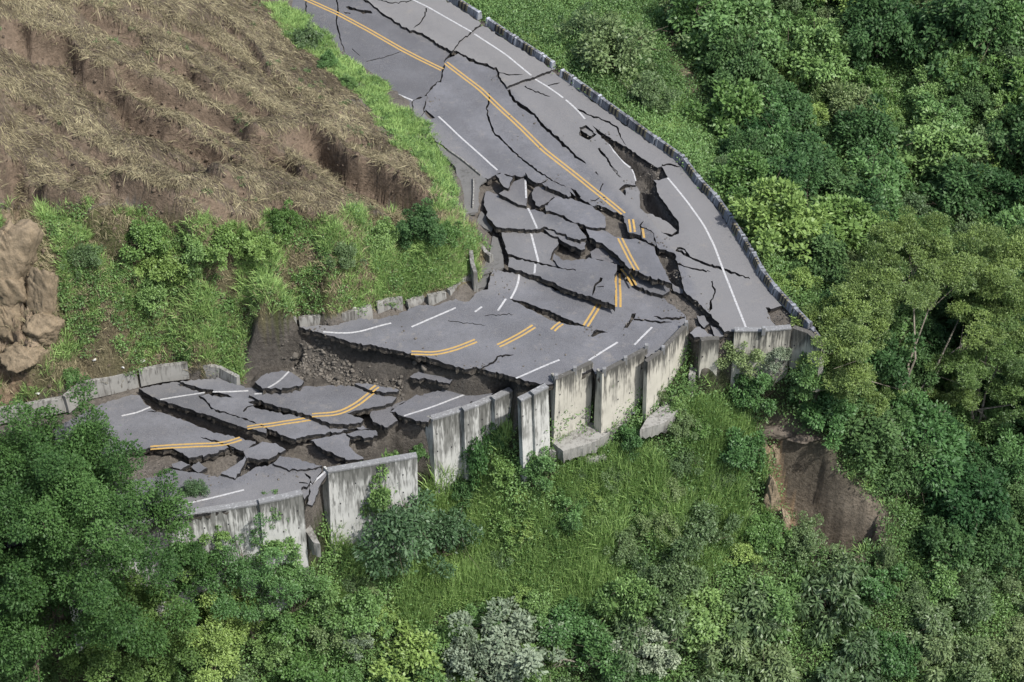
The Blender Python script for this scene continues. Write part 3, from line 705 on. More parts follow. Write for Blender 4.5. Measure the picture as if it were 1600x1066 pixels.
o, S = slab("asphalt_slab", z5((378,246),(500,275),(690,318),(720,320),(690,305),(655,262),(664,224),(705,262),(790,268),(880,252),(900,255),(1058,292),(1050,345),(1040,395),(1046,548),(980,528),(905,500),(860,490),(700,428),(560,365),(440,328),(378,310)), ZM, .46, (.01, -.03),
 "wide slab above the longest step, under the gravel bowl", group=UH, warp=.05, cracks=[(z5((960,376),(925,415),(912,450),(902,488)), 4), (z5((975,430),(925,434)), 1.6), (z5((800,330),(700,318)), 1.4)])
line(o, S, z5((545,292),(544,320),(540,350)))
o, S = slab("asphalt_slab", z5((1088,318),(1122,312),(1250,357),(1388,410),(1384,458),(1340,484),(1280,468),(1180,428),(1150,388),(1090,350)), ZM, .20, (.0, .03), "slab under the end of the long lip with a bent yellow line", group=UH)
yel(o, S, z5((1092,318),(1130,360),(1165,425)))
# --- the long middle slab
MIDO = [(466,511),(500,508),(520,509),(560,498),(592,499),(625,490),(655,477),(683,477),(712,467),(722,471),(733,471),(745,457),(762,452),(770,421)] + z5((370,342),(440,352),(560,402),(700,470),(860,497),(905,508),(980,532),(1050,555),(1044,398),(1056,352),(1085,354),(1120,392),(1190,434),(1280,477),(1345,494),(1390,540),(1450,580),(1488,620),(1484,652)) + \
 [(1073,506),(1034,547),(1010,558),(1004,550),(945,580),(936,590),(926,576),(872,596),(862,600),(845,601),(825,595),(805,590),(755,577),(750,577),(745,573),(727,577),(700,569),(682,562),(605,544),(555,536),(505,522)]
o, S = slab("road", MIDO, ZM, .03, (0, 0), kind="structure", warp=.07, lift=[(770,430,2.5,.25), (900,500,2.0,.12)],
 holes=[z5((382,508),(480,528),(620,578),(760,640),(905,692),(850,682),(740,667),(640,642),(580,607),(480,560)), z5((892,742),(910,708),(950,703),(1000,716),(940,726),(905,746)), z5((1148,600),(1176,600),(1156,640),(1120,690),(1096,690),(1140,632)), z5((1220,425),(1262,450),(1275,475),(1240,460))],
 cracks=[(z5((1160,636),(1280,650),(1400,655)), 3), (z5((1480,622),(1420,632),(1350,634),(1285,618)), 4), (z5((196,946),(290,900),(310,870),(410,858)), 2.8), (z5((0,645),(120,660),(235,676)), 1.0), (z5((230,612),(410,603)), 1.0), (z5((1180,432),(1270,452)), 1)])
MID_S = S
line(o, S, z5((446,345),(444,390),(425,450),(392,508))); line(o, S, z5((362,508),(312,582))); line(o, S, z5((212,558),(168,590)))
line(o, S, [(712,481),(680,495),(643,511)]); line(o, S, ZZ(7, [(925,260),(840,280),(730,315),(640,325),(500,315)]))
yel(o, S, z5((1060,350),(1062,395))); yel(o, S, z5((1060,395),(1065,480),(1064,560)))
yel(o, S, z5((950,532),(910,600),(860,678))); yel(o, S, z5((710,660),(680,680),(655,705))); yel(o, S, z5((538,680),(440,740),(315,802)))
yel(o, S, ZZ(7, [(1455,370),(1330,420),(1200,453),(1050,446)]))
line(o, S, z5((1275,686),(1220,740),(1165,796))); line(o, S, z5((1060,780),(970,835),(880,894))); line(o, S, z5((697,890),(560,945),(425,1005)))
slab("asphalt_slab", ZZ(6, [(512,612),(560,612),(590,662),(560,690),(530,660)]), ZM, .25, (.05, .0), "small slab in the rubble where the road broke from the right wall")
slab("asphalt_slab", ZZ(6, [(472,722),(500,695),(535,682),(575,712),(622,744),(500,746)]), ZM, .18, (.0, .05), "flat slab above the dark gap beside the tallest right panel")
slab("asphalt_slab", ZZ(6, [(600,676),(640,690),(690,716),(725,716),(650,750),(625,740)]), ZM, .3, (.03, .0), "narrow slab next to the flat one, left of the short right wall")
slab("asphalt_slab", z5((1395,405),(1470,450),(1480,478),(1410,462)), ZM, .25, (.0, .04), "small triangular slab at the foot of the rock-filled gap")
# --- the dropped lower road
LW = "slabs of the dropped lower road"
def z8(*a): return ZZ(8, a)
def z7(*a): return ZZ(7, a)
def z9(*a): return ZZ(9, a)
o, S = slab("asphalt_slab", z8((228,268),(430,230),(468,230),(556,277),(640,302),(598,318),(640,347),(680,398),(800,435),(880,458),(1000,508),(1025,522),(1025,550),(900,515),(820,490),(700,450),(560,400),(480,377),(370,342),(310,320),(260,292)), ZL, .32, (.0, .0), "long slab above the widest chasm of the lower road", group=LW, warp=.05)
line(o, S, z8((360,338),(500,315),(640,294))); yel(o, S, z8((905,515),(960,505),(1000,500)))
o, S = slab("asphalt_slab", z8((484,226),(620,214),(735,207),(830,240),(950,272),(1000,290),(1055,338),(950,342),(910,352),(960,392),(1100,420),(1280,450),(1340,470),(1410,492),(1540,490),(1575,520),(1440,545),(1300,560),(1215,580),(1208,590),(1100,550),(1010,502),(880,450),(800,428),(690,392),(650,340),(610,316),(650,304),(720,320),(830,328),(720,290),(640,270),(560,250)), ZL, .36, (.0, .0), "broad slab crossed by white and yellow lines, behind the long crack", group=LW, warp=.05,
 cracks=[(z8((880,412),(905,385),(950,375)), 2.5)])
line(o, S, z8((690,290),(800,290),(912,283))); yel(o, S, z8((1000,503),(1150,480),(1300,458)))
o, S = slab("asphalt_slab", z7((60,702),(170,682),(375,657),(560,650),(690,656),(770,690),(830,702),(958,698),(955,725),(930,760),(800,790),(740,800),(650,825),(752,860),(735,884),(620,890),(542,887),(430,842),(300,805),(200,775),(82,732),(35,712)), ZL, .48, (.0, .02), "wide dark slab with a bent double yellow line, by the debris slope", group=LW, warp=.07, lift=[(545,620,1.5,.15)])
yel(o, S, z7((810,690),(720,765),(610,822),(520,832),(430,836))); line(o, S, z7((70,703),(130,700),(175,682)))
o, S = slab("asphalt_slab", z7((75,627),(130,582),(240,556),(300,570),(375,622),(365,650),(270,665),(120,668)), ZL, .75, (.0, -.12), "curled slab with a curved white line, top left of the collapse", group=LW, warp=.05)
line(o, S, z7((285,563),(240,610),(200,645),(155,664)))
o, S = slab("asphalt_slab", z7((695,640),(760,635),(860,655),(975,680),(960,690),(870,690),(780,674)), ZL, .72, (.0, .06), "thin slab raised across the double yellow line", group=LW)
yel(o, S, z7((838,655),(800,683)))
slab("asphalt_slab", z7((1040,595),(1110,556),(1190,550),(1325,598),(1290,638),(1180,615),(1060,602)), ZL, 1.0, (.02, .0), "isolated thick slab perched on soil below the long scarp", group=LW, thick=.32)
o, S = slab("asphalt_slab", z7((920,810),(1030,742),(1070,716),(1200,690),(1300,652),(1332,628),(1400,632),(1590,668),(1620,680),(1540,716),(1380,782),(1172,850),(1155,880),(1080,870),(1000,842)), ZL, .34, (.0, .0), "shoulder slab with an edge line behind the tall stained wall", group=LW, warp=.03)
line(o, S, z7((1525,652),(1350,720),(1180,785),(1005,840)))
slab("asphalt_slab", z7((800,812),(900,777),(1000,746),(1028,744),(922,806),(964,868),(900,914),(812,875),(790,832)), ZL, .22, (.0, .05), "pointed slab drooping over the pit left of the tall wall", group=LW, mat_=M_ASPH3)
slab("asphalt_slab", z9((422,512),(560,482),(640,470),(668,500),(662,545),(700,590),(752,627),(660,637),(560,592),(480,552)), ZL, .15, (.0, .03), "slab sliding toward the leaning bushy wall panel", group=LW)
slab("asphalt_slab", z9((648,470),(740,450),(828,450),(842,482),(770,497),(690,490)), ZL, .24, (.0, -.03), "small oval slab over an eroded soil pillar", group=LW)
slab("asphalt_slab", z9((655,405),(690,402),(800,438),(740,446)), ZL, .3, (.0, .03), "thin slab scrap between two larger slabs by the pit", group=LW)
o, S = slab("asphalt_slab", z8((-300,520),(0,360),(115,328),(180,306),(235,314),(270,372),(340,412),(400,427),(470,457),(620,512),(700,547),(800,564),(958,602),(958,614),(880,660),(780,640),(700,675),(540,703),(500,672),(430,642),(300,640),(100,660),(-300,760)), ZL, .12, (.0, .0), "long slab with yellow lines running under the big tree", group=LW, warp=.06,
 cracks=[(z8((880,662),(820,640),(760,615),(700,596),(610,570)), 2.5), (z8((340,412),(280,415)), 1.5)])
line(o, S, z8((120,440),(220,418),(300,385))); yel(o, S, z8((300,640),(480,628),(640,622),(750,618),(800,605),(865,582)))
slab("asphalt_slab", z8((880,665),(1000,600),(1080,610),(1150,650),(1055,702),(1040,712),(900,705)), ZL, .30, (.0, .02), "pentagonal slab bridging the rubble in the lower road", group=LW)
slab("asphalt_slab", z8((740,800),(860,722),(905,690),(890,732),(828,835)), ZL, .25, (-.1, .12), "narrow slab standing on edge in the rubble", group=LW)
slab("asphalt_slab", z8((430,740),(480,725),(550,745),(490,775),(440,762)), ZL, .02, (.0, .0), "small flat scrap of asphalt beside the tree crown", group=LW)
slab("asphalt_slab", z8((555,760),(600,725),(655,765),(600,795)), ZL, .04, (.05, .0), "small scrap just right of the flat one near the tree crown", group=LW)
o, S = slab("asphalt_slab", z8((-600,900),(0,860),(350,820),(420,772),(480,782),(560,792),(630,802),(700,815),(740,810),(820,840),(900,800),(960,760),(1070,740),(1090,752),(1180,782),(1220,782),(1262,797),(1300,840),(1290,868),(1215,912),(1215,918),(1080,945),(975,968),(960,985),(700,1035),(560,1060),(0,1150),(-600,1260)), ZL, .14, (.0, .0), "largest front slab of the lower road, behind the front wall", group=LW, warp=.05, cracks=[(z8((1228,858),(1290,868)), 2)])
LO_S = S
line(o, S, z8((885,902),(700,950),(500,993),(300,1030)))
slab("asphalt_slab", z8((1065,735),(1110,690),(1200,700),(1300,735),(1375,752),(1330,765),(1220,777),(1150,770)), ZL, .24, (.0, .03), "wavy slab at the head of the front slab", group=LW)
slab("asphalt_slab", z8((1228,784),(1368,768),(1358,800),(1312,862),(1302,820),(1262,796)), ZL, .18, (.0, .0), "small triangular slab next to the wavy one", group=LW)
o, S = slab("asphalt_slab", z8((1300,868),(1362,822),(1425,758),(1402,802),(1372,852),(1352,892),(1342,930),(1312,1000),(1282,990),(1296,930)), ZL, .0, (.02, .22), "tongue of shoulder hanging into the gap between two walls", group=LW, thick=.22)
line(o, S, z8((1302,868),(1362,818),(1420,762)))
o, S = slab("asphalt_slab", z8((1218,918),(1292,872),(1290,928),(1262,962),(1252,925)), ZL, .0, (.02, .15), "short broken shoulder piece left of the hanging tongue", group=LW)
line(o, S, z8((1220,914),(1292,868)))

# ------------------------------------------------------------------ retaining walls
def wall(top, ztop, depth, label, thick=0.3, cap=M_CAP, body=M_CONC, caph=0.10, lean=(0, 0), foot=0.0, group="panels of the broken retaining wall", capov=0.03, name="retaining_wall", end=None):
    T = hit(top, ztop); loc = (float(T[:, 0].mean()), float(T[:, 1].mean()), float(T[:, 2].mean()) - depth)
    root = empty(name, loc, label, "retaining wall", group)
    n = len(T); t = np.gradient(T[:, :2], axis=0); t /= np.linalg.norm(t, axis=1)[:, None]
    nb = np.stack([-t[:, 1], t[:, 0]], 1)
    nb *= np.where(nb[:, 1:2] < 0, -1, 1)
    mb = MB(); K = 9
    rows = []
    for k in range(K):
        h = k / (K - 1); zz = T[:, 2] - caph - h * (depth - caph)
        off = np.array(lean) * h * depth
        fr = np.column_stack([T[:, :2] + off - nb * foot * 0.15 * h, zz]); bk = np.column_stack([T[:, :2] + off + nb * (thick + foot * h), zz])
        rows.append((fr, bk, h))
    for i in range(n - 1):
        for k in range(K - 1):
            (a, ab, h0), (c, cb, h1) = rows[k], rows[k + 1]
            mb.add([c[i], c[i + 1], a[i + 1], a[i]], [(0, 1, 2, 3)], 0, [h1, h1, h0, h0])
            mb.add([cb[i + 1], cb[i], ab[i], ab[i + 1]], [(0, 1, 2, 3)], 0, [h1, h1, h0, h0])
        mb.add([rows[0][0][i], rows[0][0][i + 1], rows[0][1][i + 1], rows[0][1][i]], [(0, 1, 2, 3)])
    for k in range(K - 1):
        (a, ab, h0), (c, cb, h1) = rows[k], rows[k + 1]
        mb.add([cb[0], c[0], a[0], ab[0]], [(0, 1, 2, 3)], 0, [h1, h1, h0, h0])
        mb.add([c[-1], cb[-1], ab[-1], a[-1]], [(0, 1, 2, 3)], 0, [h1, h1, h0, h0])
    mb.build("panel", body, root, origin=loc)
    if end:                       # end = photo points of the far top corner and of the lower corners' spread
        B = hit([end[0]], ztop - .02)[0]; A = T[0].copy(); dv = (B - A)[:2]; sp = end[1]; me_ = MB(); K2 = 7
        tt = t[0] * .12
        for k in range(K2 - 1):
            q = []
            for h in (k / (K2 - 1), (k + 1) / (K2 - 1)):
                off = np.array(lean) * h * depth; a_ = A[:2] + off - t[0] * .004; b2 = A[:2] + off + dv * (1 + sp * h) - t[0] * .004
                z_ = A[2] - .03 - h * (depth - .1)
                q.append([(*a_, z_), (*b2, z_), (*(b2 + tt), z_), (*(a_ + tt), z_)])
            h0, h1 = k / (K2 - 1) * .8 + .2, (k + 1) / (K2 - 1) * .8 + .2
            me_.hexa(q[1] + q[0], 0, [h1] * 4 + [h0] * 4)
        me_.build("flared_end", body, root, origin=loc)
    fm = MB(); fl = np.hypot(*(T[-1] - T[0])[:2]); R_ = np.random.RandomState(int(abs(loc[0]) * 100))
    for hh_ in (1.1, 2.3, 3.5):
        for tq in np.arange(.12, .95, max(.12, .8 / fl)):
            if R_.rand() < .3: continue
            j_ = min(n - 2, int(tq * (n - 1))); f_ = tq * (n - 1) - j_; h = (hh_ + R_.randn() * .04 - caph) / (depth - caph)
            c3 = T[j_] * (1 - f_) + T[j_ + 1] * f_; nn_ = nb[j_] * (1 - f_) + nb[j_ + 1] * f_
            p3 = c3[:2] + np.array(lean) * h * depth - nn_ * (foot * .15 * h + .004); zq = c3[2] - hh_; tt_ = t[j_] * .035; ii = nn_ * .05
            fm.hexa([(*(p3 - tt_), zq - .05), (*(p3 + tt_), zq - .05), (*(p3 + tt_ + ii), zq - .05), (*(p3 - tt_ + ii), zq - .05), (*(p3 - tt_), zq + .05), (*(p3 + tt_), zq + .05), (*(p3 + tt_ + ii), zq + .05), (*(p3 - tt_ + ii), zq + .05)])
    if fm.v: tag(fm.build("tie_holes", M_BLACK, root, origin=loc), kind="stuff")
    if cap:
        mc = MB()
        for i in range(n - 1):
            def P(j, s, z): return (*(T[j, :2] + nb[j] * s), T[j, 2] + z)
            a0, a1 = -capov, thick + capov
            mc.hexa([P(i, a0, -caph), P(i + 1, a0, -caph), P(i + 1, a1, -caph), P(i, a1, -caph), P(i, a0, 0), P(i + 1, a0, 0), P(i + 1, a1, 0), P(i, a1, 0)])
        mc.build("cap", cap, root, origin=loc)
    return root
wall([(90,844),(200,822),(300,803),(404,787)], ZL + .35, 8.5, "stained wall panel half hidden by the foreground tree", body=M_CONC)
wall([(405,786),(440,779),(473,771)], ZL + .55, 8, "short stained panel left of the gap with the hanging asphalt")
wall([(513,737),(560,729),(610,720),(652,713)], ZL + .5, 8, "leaning panel behind bushes, right of the gap", foot=.5, lean=(-.02, -.02), end=((505,729), 1.6))
wall([(676,655),(700,648),(724,640)], ZL + .5, 7.2, "tallest stained panel at the dark pit, with its flared end showing", foot=.9, end=((666,650), 1.2))
wall([(725,641),(750,632),(772,622)], ZL + .75, 6.2, "stained panel one step higher, right of the tallest one", foot=.7)
wall([(773,624),(786,617),(801,610)], ZL + .95, 6.0, "narrow highest step of the three joined stained panels", foot=.5)
wall([(814,626),(833,617)], ZM + .05, 6, "narrow tilted panel, left half of the detached pair", thick=.3, lean=(.03, -.02))
wall([(834,616),(857,604)], ZM + .25, 6, "narrow tilted panel, right half of the detached pair", thick=.3, lean=(.03, -.02))
wall([(869,594),(898,581),(927,567)], ZM + .35, 4.5, "clean white panel leaning at the front of the middle slab", thick=.25, caph=.06, cap=M_CONC2, capov=.0, lean=(-.02, -.03), body=M_CREAM, end=((861,583), .5))
wall([(941,584),(975,566),(1011,546)], ZM + .35, 5.0, "cream panel with black runs, right of the clean white one", thick=.25, caph=.06, cap=M_CONC2, capov=0, lean=(.01, -.04), body=M_CREAM, end=((932,577), .4))
wall([(1012,566),(1034,551),(1055,529),(1077,506)], ZM + .35, 4.8, "cream panel with black runs ending at the tall dark gap", thick=.25, caph=.06, cap=M_CONC2, capov=0, lean=(.01, -.03), body=M_CREAM)
wall([(1096,533),(1110,531),(1124,531)], ZA - .3, 4.2, "short vertical panel right of the tall dark gap", thick=.3, caph=.06, cap=M_CONC2, capov=.0, body=M_CREAM)
wall([(1148,517),(1190,517),(1237,513)], ZA + .25, 4.2, "cream wall under the end of the right white line, behind bushes", thick=.3, caph=.08, cap=M_CAP, capov=.02, body=M_CREAM)
wall([(1238,513),(1262,521),(1283,541)], ZA + .2, 3.2, "corner panel at the lower end of the barrier", thick=.3, caph=.08, cap=M_CONC2, capov=0, body=M_CREAM)
# the little posts along the rail of the cream panels
for i, (px, py, z, lb) in enumerate([(869,590,ZM,"left end of the clean white panel"),(898,578,ZM,"middle of the clean white panel"),(944,580,ZM,"left end of the first cream panel"),(977,562,ZM,"middle of the first cream panel"),(1010,543,ZM,"right end of the first cream panel"),(1036,546,ZM,"middle of the second cream panel"),(1072,507,ZM,"right end of the second cream panel"),(1193,516,ZA,"middle of the cream wall by the barrier")]):
    q = hit([(px, py)], z + .38)[0]; mb = MB(); s_ = .10
    mb.hexa([(q[0] - s_, q[1] - s_, q[2] - .3), (q[0] + s_, q[1] - s_, q[2] - .3), (q[0] + s_, q[1] + s_, q[2] - .3), (q[0] - s_, q[1] + s_, q[2] - .3), (q[0] - s_, q[1] - s_, q[2] + .22), (q[0] + s_, q[1] - s_, q[2] + .22), (q[0] + s_, q[1] + s_, q[2] + .22), (q[0] - s_, q[1] + s_, q[2] + .22)])
    o = mb.build("post_stub", M_CAP, None, bevel=.02); tag(o, "pale concrete stub on the " + lb, "post stub", "stubs on the wall tops")
# footings at the wall feet
def ledge(pts, z, h, label, m=M_CONC2, name="wall_footing", cat="footing", amp=.3):
    o, S = slab(name, pts, z, 0, (0, 0), label, cat=cat, thick=h, mat_=m, warp=.02, amp=amp)
    o.data.materials[1] = m; o.data.materials[2] = m; return o
ledge([(870,672),(925,650),(940,640),(936,655),(960,652),(990,640),(985,655),(930,690),(880,705),(862,690)], -4.25, .8, "wide concrete footing at the feet of the clean white panel")
ledge([(1010,655),(1040,628),(1073,590),(1098,587),(1095,600),(1060,640),(1040,660),(1000,672)], -3.6, .7, "curving concrete footing below the dark gap")
ledge([(1082,545),(1100,538),(1096,560),(1086,585),(1076,586)], -2.6, 2.5, "inclined concrete strip inside the tall dark gap")
ledge([(1078,638),(1094,615),(1099,612),(1084,636)], -3.9, .5, "thin concrete kerb below the curving footing")
ledge([(845,680),(885,672),(888,690),(868,706),(843,702)], -4.6, 1.6, "broken concrete block under the tilted pair of panels", name="concrete_block", cat="concrete block")
ledge([(890,700),(905,696),(942,700),(948,714),(930,718),(905,716),(893,708)], -5.3, .9, "flat-topped grey block lying in the grass below the walls", name="concrete_block", cat="concrete block")
ledge([(472,805),(486,822),(500,850),(490,848),(474,825)], -5.3, 1.0, "slanted concrete strip deep between the front walls")
ledge([(1218,457),(1238,460),(1240,480),(1228,478)], -.9, 1.2, "dark concrete block half buried outside the barrier", name="concrete_block", cat="concrete block")

# low wall at the foot of the cut bank
def lowwall(top, z, h, label, thick=.22, lean=0.12):
    T = hit(top, z); n = len(T); loc = tuple(float(v) for v in T.mean(0) - np.array([0, 0, h]))
    mb = MB(); t = np.gradient(T[:, :2], axis=0); t /= np.linalg.norm(t, axis=1)[:, None]
    nb = np.stack([-t[:, 1], t[:, 0]], 1); nb *= np.where((nb[:, 1:2] - nb[:, 0:1]) < 0, -1, 1)
    for i in range(n - 1):
        def P(j, s, zz, hh): return (*(T[j, :2] + nb[j] * s), T[j, 2] + zz)
        mb.hexa([P(i, -lean, -h, 1), P(i + 1, -lean, -h, 1), P(i + 1, thick, -h, 1), P(i, thick, -h, 1), P(i, 0, 0, 0), P(i + 1, 0, 0, 0), P(i + 1, thick, 0, 0), P(i, thick, 0, 0)], 0, [1] * 4 + [.25] * 4)
    o = mb.build("low_wall", M_CONC2, None, bevel=.015, origin=loc); o.location = loc
    tag(o, label, "low wall", "low wall pieces along the cut bank")
lowwall([(-120,650),(-30,645),(50,631),(100,622)], ZL + .75, .9, "low wall piece at the left picture edge beside the earth heap")
lowwall([(102,620),(125,600),(170,590),(213,579)], ZL + .95, 1.1, "low wall piece just right of the earth heap")
lowwall([(217,580),(250,573),(293,568)], ZL + .95, 1.0, "low wall piece with a square end, between two gaps")
lowwall([(313,570),(342,575),(370,590)], ZL + .85, .9, "tapering low wall piece at the edge of the collapse")
lowwall([(397,507),(430,500),(463,496)], ZM + .3, .85, "low wall piece hanging over the collapse hole")
lowwall([(467,498),(500,493),(526,492)], ZM + .3, .6, "low wall piece right of the hanging one")
lowwall([(534,491),(560,485),(581,478)], ZM + .45, .8, "pale low wall piece with a white stone on it")
lowwall([(589,474),(610,468),(629,466)], ZM + .45, .85, "low wall piece left of the grassy notch")
lowwall([(637,472),(650,467),(663,463)], ZM + .2, .4, "low overgrown wall piece in the grassy notch")
lowwall([(669,463),(684,460),(697,457)], ZM + .45, .7, "small square low wall piece above the white dash")
lowwall([(703,454),(720,440),(738,428)], ZM + .5, .9, "pale low wall piece turning up along the bank")
lowwall([(739,391),(741,410),(746,425)], ZM + 1.2, 1.5, "narrow upright wall piece at the bend", lean=.05)
lowwall([(748,372),(762,392),(770,398)], ZM + .5, .5, "tilted flat wall piece near the heaved slabs")
# concrete gutter along the left edge of the upper road
ledge([(682,224),(700,236),(742,268),(760,280),(748,292),(747,330),(716,338),(716,300),(712,262),(690,240)], ZA, .14, "broken concrete gutter along the left road edge", name="gutter", cat="gutter", m=M_CONC3)
lowwall([(741,277),(741,300),(740,322)], ZA + .18, .3, "thin pale kerb standing in the gutter", thick=.08, lean=0)
lowwall([(700,232),(722,247),(752,272)], ZA + .12, .25, "thin pale kerb between gutter and left lane", thick=.08, lean=0)
ledge([(770,368),(778,372),(786,400),(788,418),(768,425),(752,430),(748,420),(762,405),(766,390)], ZM, .14, "dark cracked gutter apron beside the heaved slabs", name="gutter", cat="gutter", m=M_CONC3)
ledge([(745,430),(764,428),(760,448),(744,452),(728,466),(700,464),(722,450)], ZM - .12, .14, "earthy gutter apron below the bend", name="gutter", cat="gutter", m=M_CONC3)
ledge([(752,330),(772,350),(768,362),(756,356),(744,346)], ZM + .2, .14, "broken gutter plate at the left end of the heave", name="gutter", cat="gutter", m=M_CONC3)

# ------------------------------------------------------------------ barrier
BP = [(650,-32),(697,-1),(747,31),None,(757,38),(801,68),(845,97),(863,109),None,(873,119),(892,132),(935,163),(979,195),(1022,226),(1064,257),(1087,288),(1114,316),(1136,348),(1157,381),(1171,403),(1185,431),(1207,460),(1236,491),(1262,518),(1281,539)]
ORD = ["first","second","third","fourth","fifth","sixth","seventh","eighth","ninth","tenth","eleventh","twelfth","thirteenth","fourteenth","fifteenth","sixteenth","seventeenth","eighteenth","nineteenth","twentieth","twenty-first","twenty-second"]
k = 0
for a, b_ in zip(BP[:-1], BP[1:]):
    if a is None or b_ is None: continue
    A = hit([a], ZA + .02)[0]; B = hit([b_], ZA + .02)[0]
    A[2] = B[2] = ZA - .05
    if k >= 19: A[2] -= .15 * (k - 18); B[2] -= .15 * (k - 17)
    d = B - A; Ln = np.linalg.norm(d); d /= Ln; nrm = np.array([d[1], -d[0], 0]); nrm /= np.linalg.norm(nrm)
    if nrm[0] < 0: nrm = -nrm                                     # away from the road
    root = empty("barrier_block", tuple(map(float, A)), f"{'worn grey' if k > 6 else 'whitewashed'} striped barrier block, {ORD[k]} counted from the far end", "barrier block", "barrier blocks along the outer road edge")
    g = .05; H, W0, W1 = .50, .36, .20
    jit = (RS.rand(3) - .5) * .06
    def P(s, n_, z): return tuple(map(float, d * s + nrm * (n_ + jit[0] * s / Ln) + np.array([0, 0, z + jit[1] * s / Ln])))
    mb = MB()
    segs = np.linspace(g, Ln - g, 7)
    for s0, s1 in zip(segs[:-1], segs[1:]):
        mb.hexa([P(s0, 0, 0), P(s1, 0, 0), P(s1, W0, 0), P(s0, W0, 0), P(s0, .09, H), P(s1, .09, H), P(s1, .09 + W1, H), P(s0, .09 + W1, H)], 0, [.9] * 4 + [.3] * 4)
    mb.v = [(x, y, z) for x, y, z in mb.v]
    mb.build("block", M_BARR3 if k > 6 else M_BARR, root)
    for s0, s1 in ((g + .02, g + .16), (Ln - g - .16, Ln - g - .02)):
        cb = MB()
        cb.hexa([P(s0, -.02, .02), P(s1, -.02, .02), P(s1, W0 + .02, .02), P(s0, W0 + .02, .02), P(s0, .07, H + .03), P(s1, .07, H + .03), P(s1, .11 + W1, H + .03), P(s0, .11 + W1, H + .03)], 0, [.9] * 8)
        cb.build("end_collar", M_BARR2 if k < 7 else M_BARR, root)
    sb = MB(); sy = sb; mid = Ln / 2; wd = min(.15, Ln / 15)
    for j in (-3, -1, 1):
        s0, s1 = mid + j * wd * 1.0, mid + (j + 1) * wd * 1.0
        sb.hexa([P(s0, .0, .10), P(s1, .0, .10), P(s1, .3, .10), P(s0, .3, .10), P(s0, .08, H + .006), P(s1, .08, H + .006), P(s1, .10 + W1 * .55, H + .006), P(s0, .10 + W1 * .55, H + .006)])
        yb = (s1, s1 + wd); sy.hexa([P(yb[0], .0, .10), P(yb[1], .0, .10), P(yb[1], .3, .10), P(yb[0], .3, .10), P(yb[0], .08, H + .005), P(yb[1], .08, H + .005), P(yb[1], .10 + W1 * .5, H + .005), P(yb[0], .10 + W1 * .5, H + .005)], 1)
    sb.build("hazard_stripes", [M_BLACK, M_YSTR], root)
    k += 1

# ------------------------------------------------------------------ leaf machinery
def leaves(P, D, Nn, Lf, Wf):
    """P (n,3) bases, D directions, Nn normals -> quads"""
    D = D / (np.linalg.norm(D, axis=1)[:, None] + 1e-9)
    S = np.cross(D, Nn); S /= np.linalg.norm(S, axis=1)[:, None] + 1e-9
    U = np.cross(S, D)
    Lf = np.asarray(Lf)[:, None]; Wf = np.asarray(Wf)[:, None]
    V = np.stack([P, P + D * Lf * .5 + S * Wf * .5 + U * Lf * .04, P + D * Lf - U * Lf * .06, P + D * Lf * .5 - S * Wf * .5 + U * Lf * .04], 1)
    return V.reshape(-1, 3), np.arange(len(P) * 4).reshape(-1, 4)
def unit(R, n, up=0.0):
    v = R.randn(n, 3); v[:, 2] += up; return v / np.linalg.norm(v, axis=1)[:, None]
def crown(seed, rx, rz, ncl, nlf, ll, lw, droop=0.3, flat=1.0, clr=(0.24, 0.42), shell=0.75, needle=False, bare=0.0):
    """leaves gathered in clumps spread through an uneven dome. returns mesh data and clump centres"""
    R = np.random.RandomState(seed)
    c = unit(R, ncl, .35); rad = shell + (1 - shell) * R.rand(ncl); rad[R.rand(ncl) < .25] *= .6
    lob = 1 + .24 * np.sin(3 * np.arctan2(c[:, 1], c[:, 0]) + seed) + .16 * np.sin(5 * np.arctan2(c[:, 1], c[:, 0]) + 2 * seed + 3 * c[:, 2]) + .16 * R.randn(ncl)
    C = c * (rad * lob)[:, None] * np.array([rx, rx, rz]); C[:, 2] += rz * .9; C[:, 2] = np.maximum(C[:, 2], rz * .12)
    cr = (clr[0] + (clr[1] - clr[0]) * R.rand(ncl)) * rx
    wgt = cr ** 2; which = R.choice(ncl, nlf, p=wgt / wgt.sum())
    u = unit(R, nlf, .45); rr = (0.55 + 0.45 * R.rand(nlf) ** .5)
    rag_ = 1 + .25 * R.randn(nlf) * (R.rand(nlf) < .3)
    P = C[which] + u * (cr[which] * rr * rag_)[:, None] * np.array([1, 1, flat])
    out = P - np.array([0, 0, rz * .6]); out /= np.linalg.norm(out, axis=1)[:, None]
    D = u * .6 + out * .3 + R.randn(nlf, 3) * .55; D[:, 2] -= droop
    Nn = out * .7 + R.randn(nlf, 3) * .5 + np.array([0, 0, .5])
    Ls = ll * (.6 + .8 * R.rand(nlf)); Ws = lw * (.6 + .8 * R.rand(nlf))
    V, F = leaves(P, D, Nn, Ls, Ws)
    cv = R.rand(ncl); var = np.clip(.15 + .45 * cv[which] + .4 * R.rand(nlf) , 0, 1)
    return V, F, np.repeat(var, 4), C
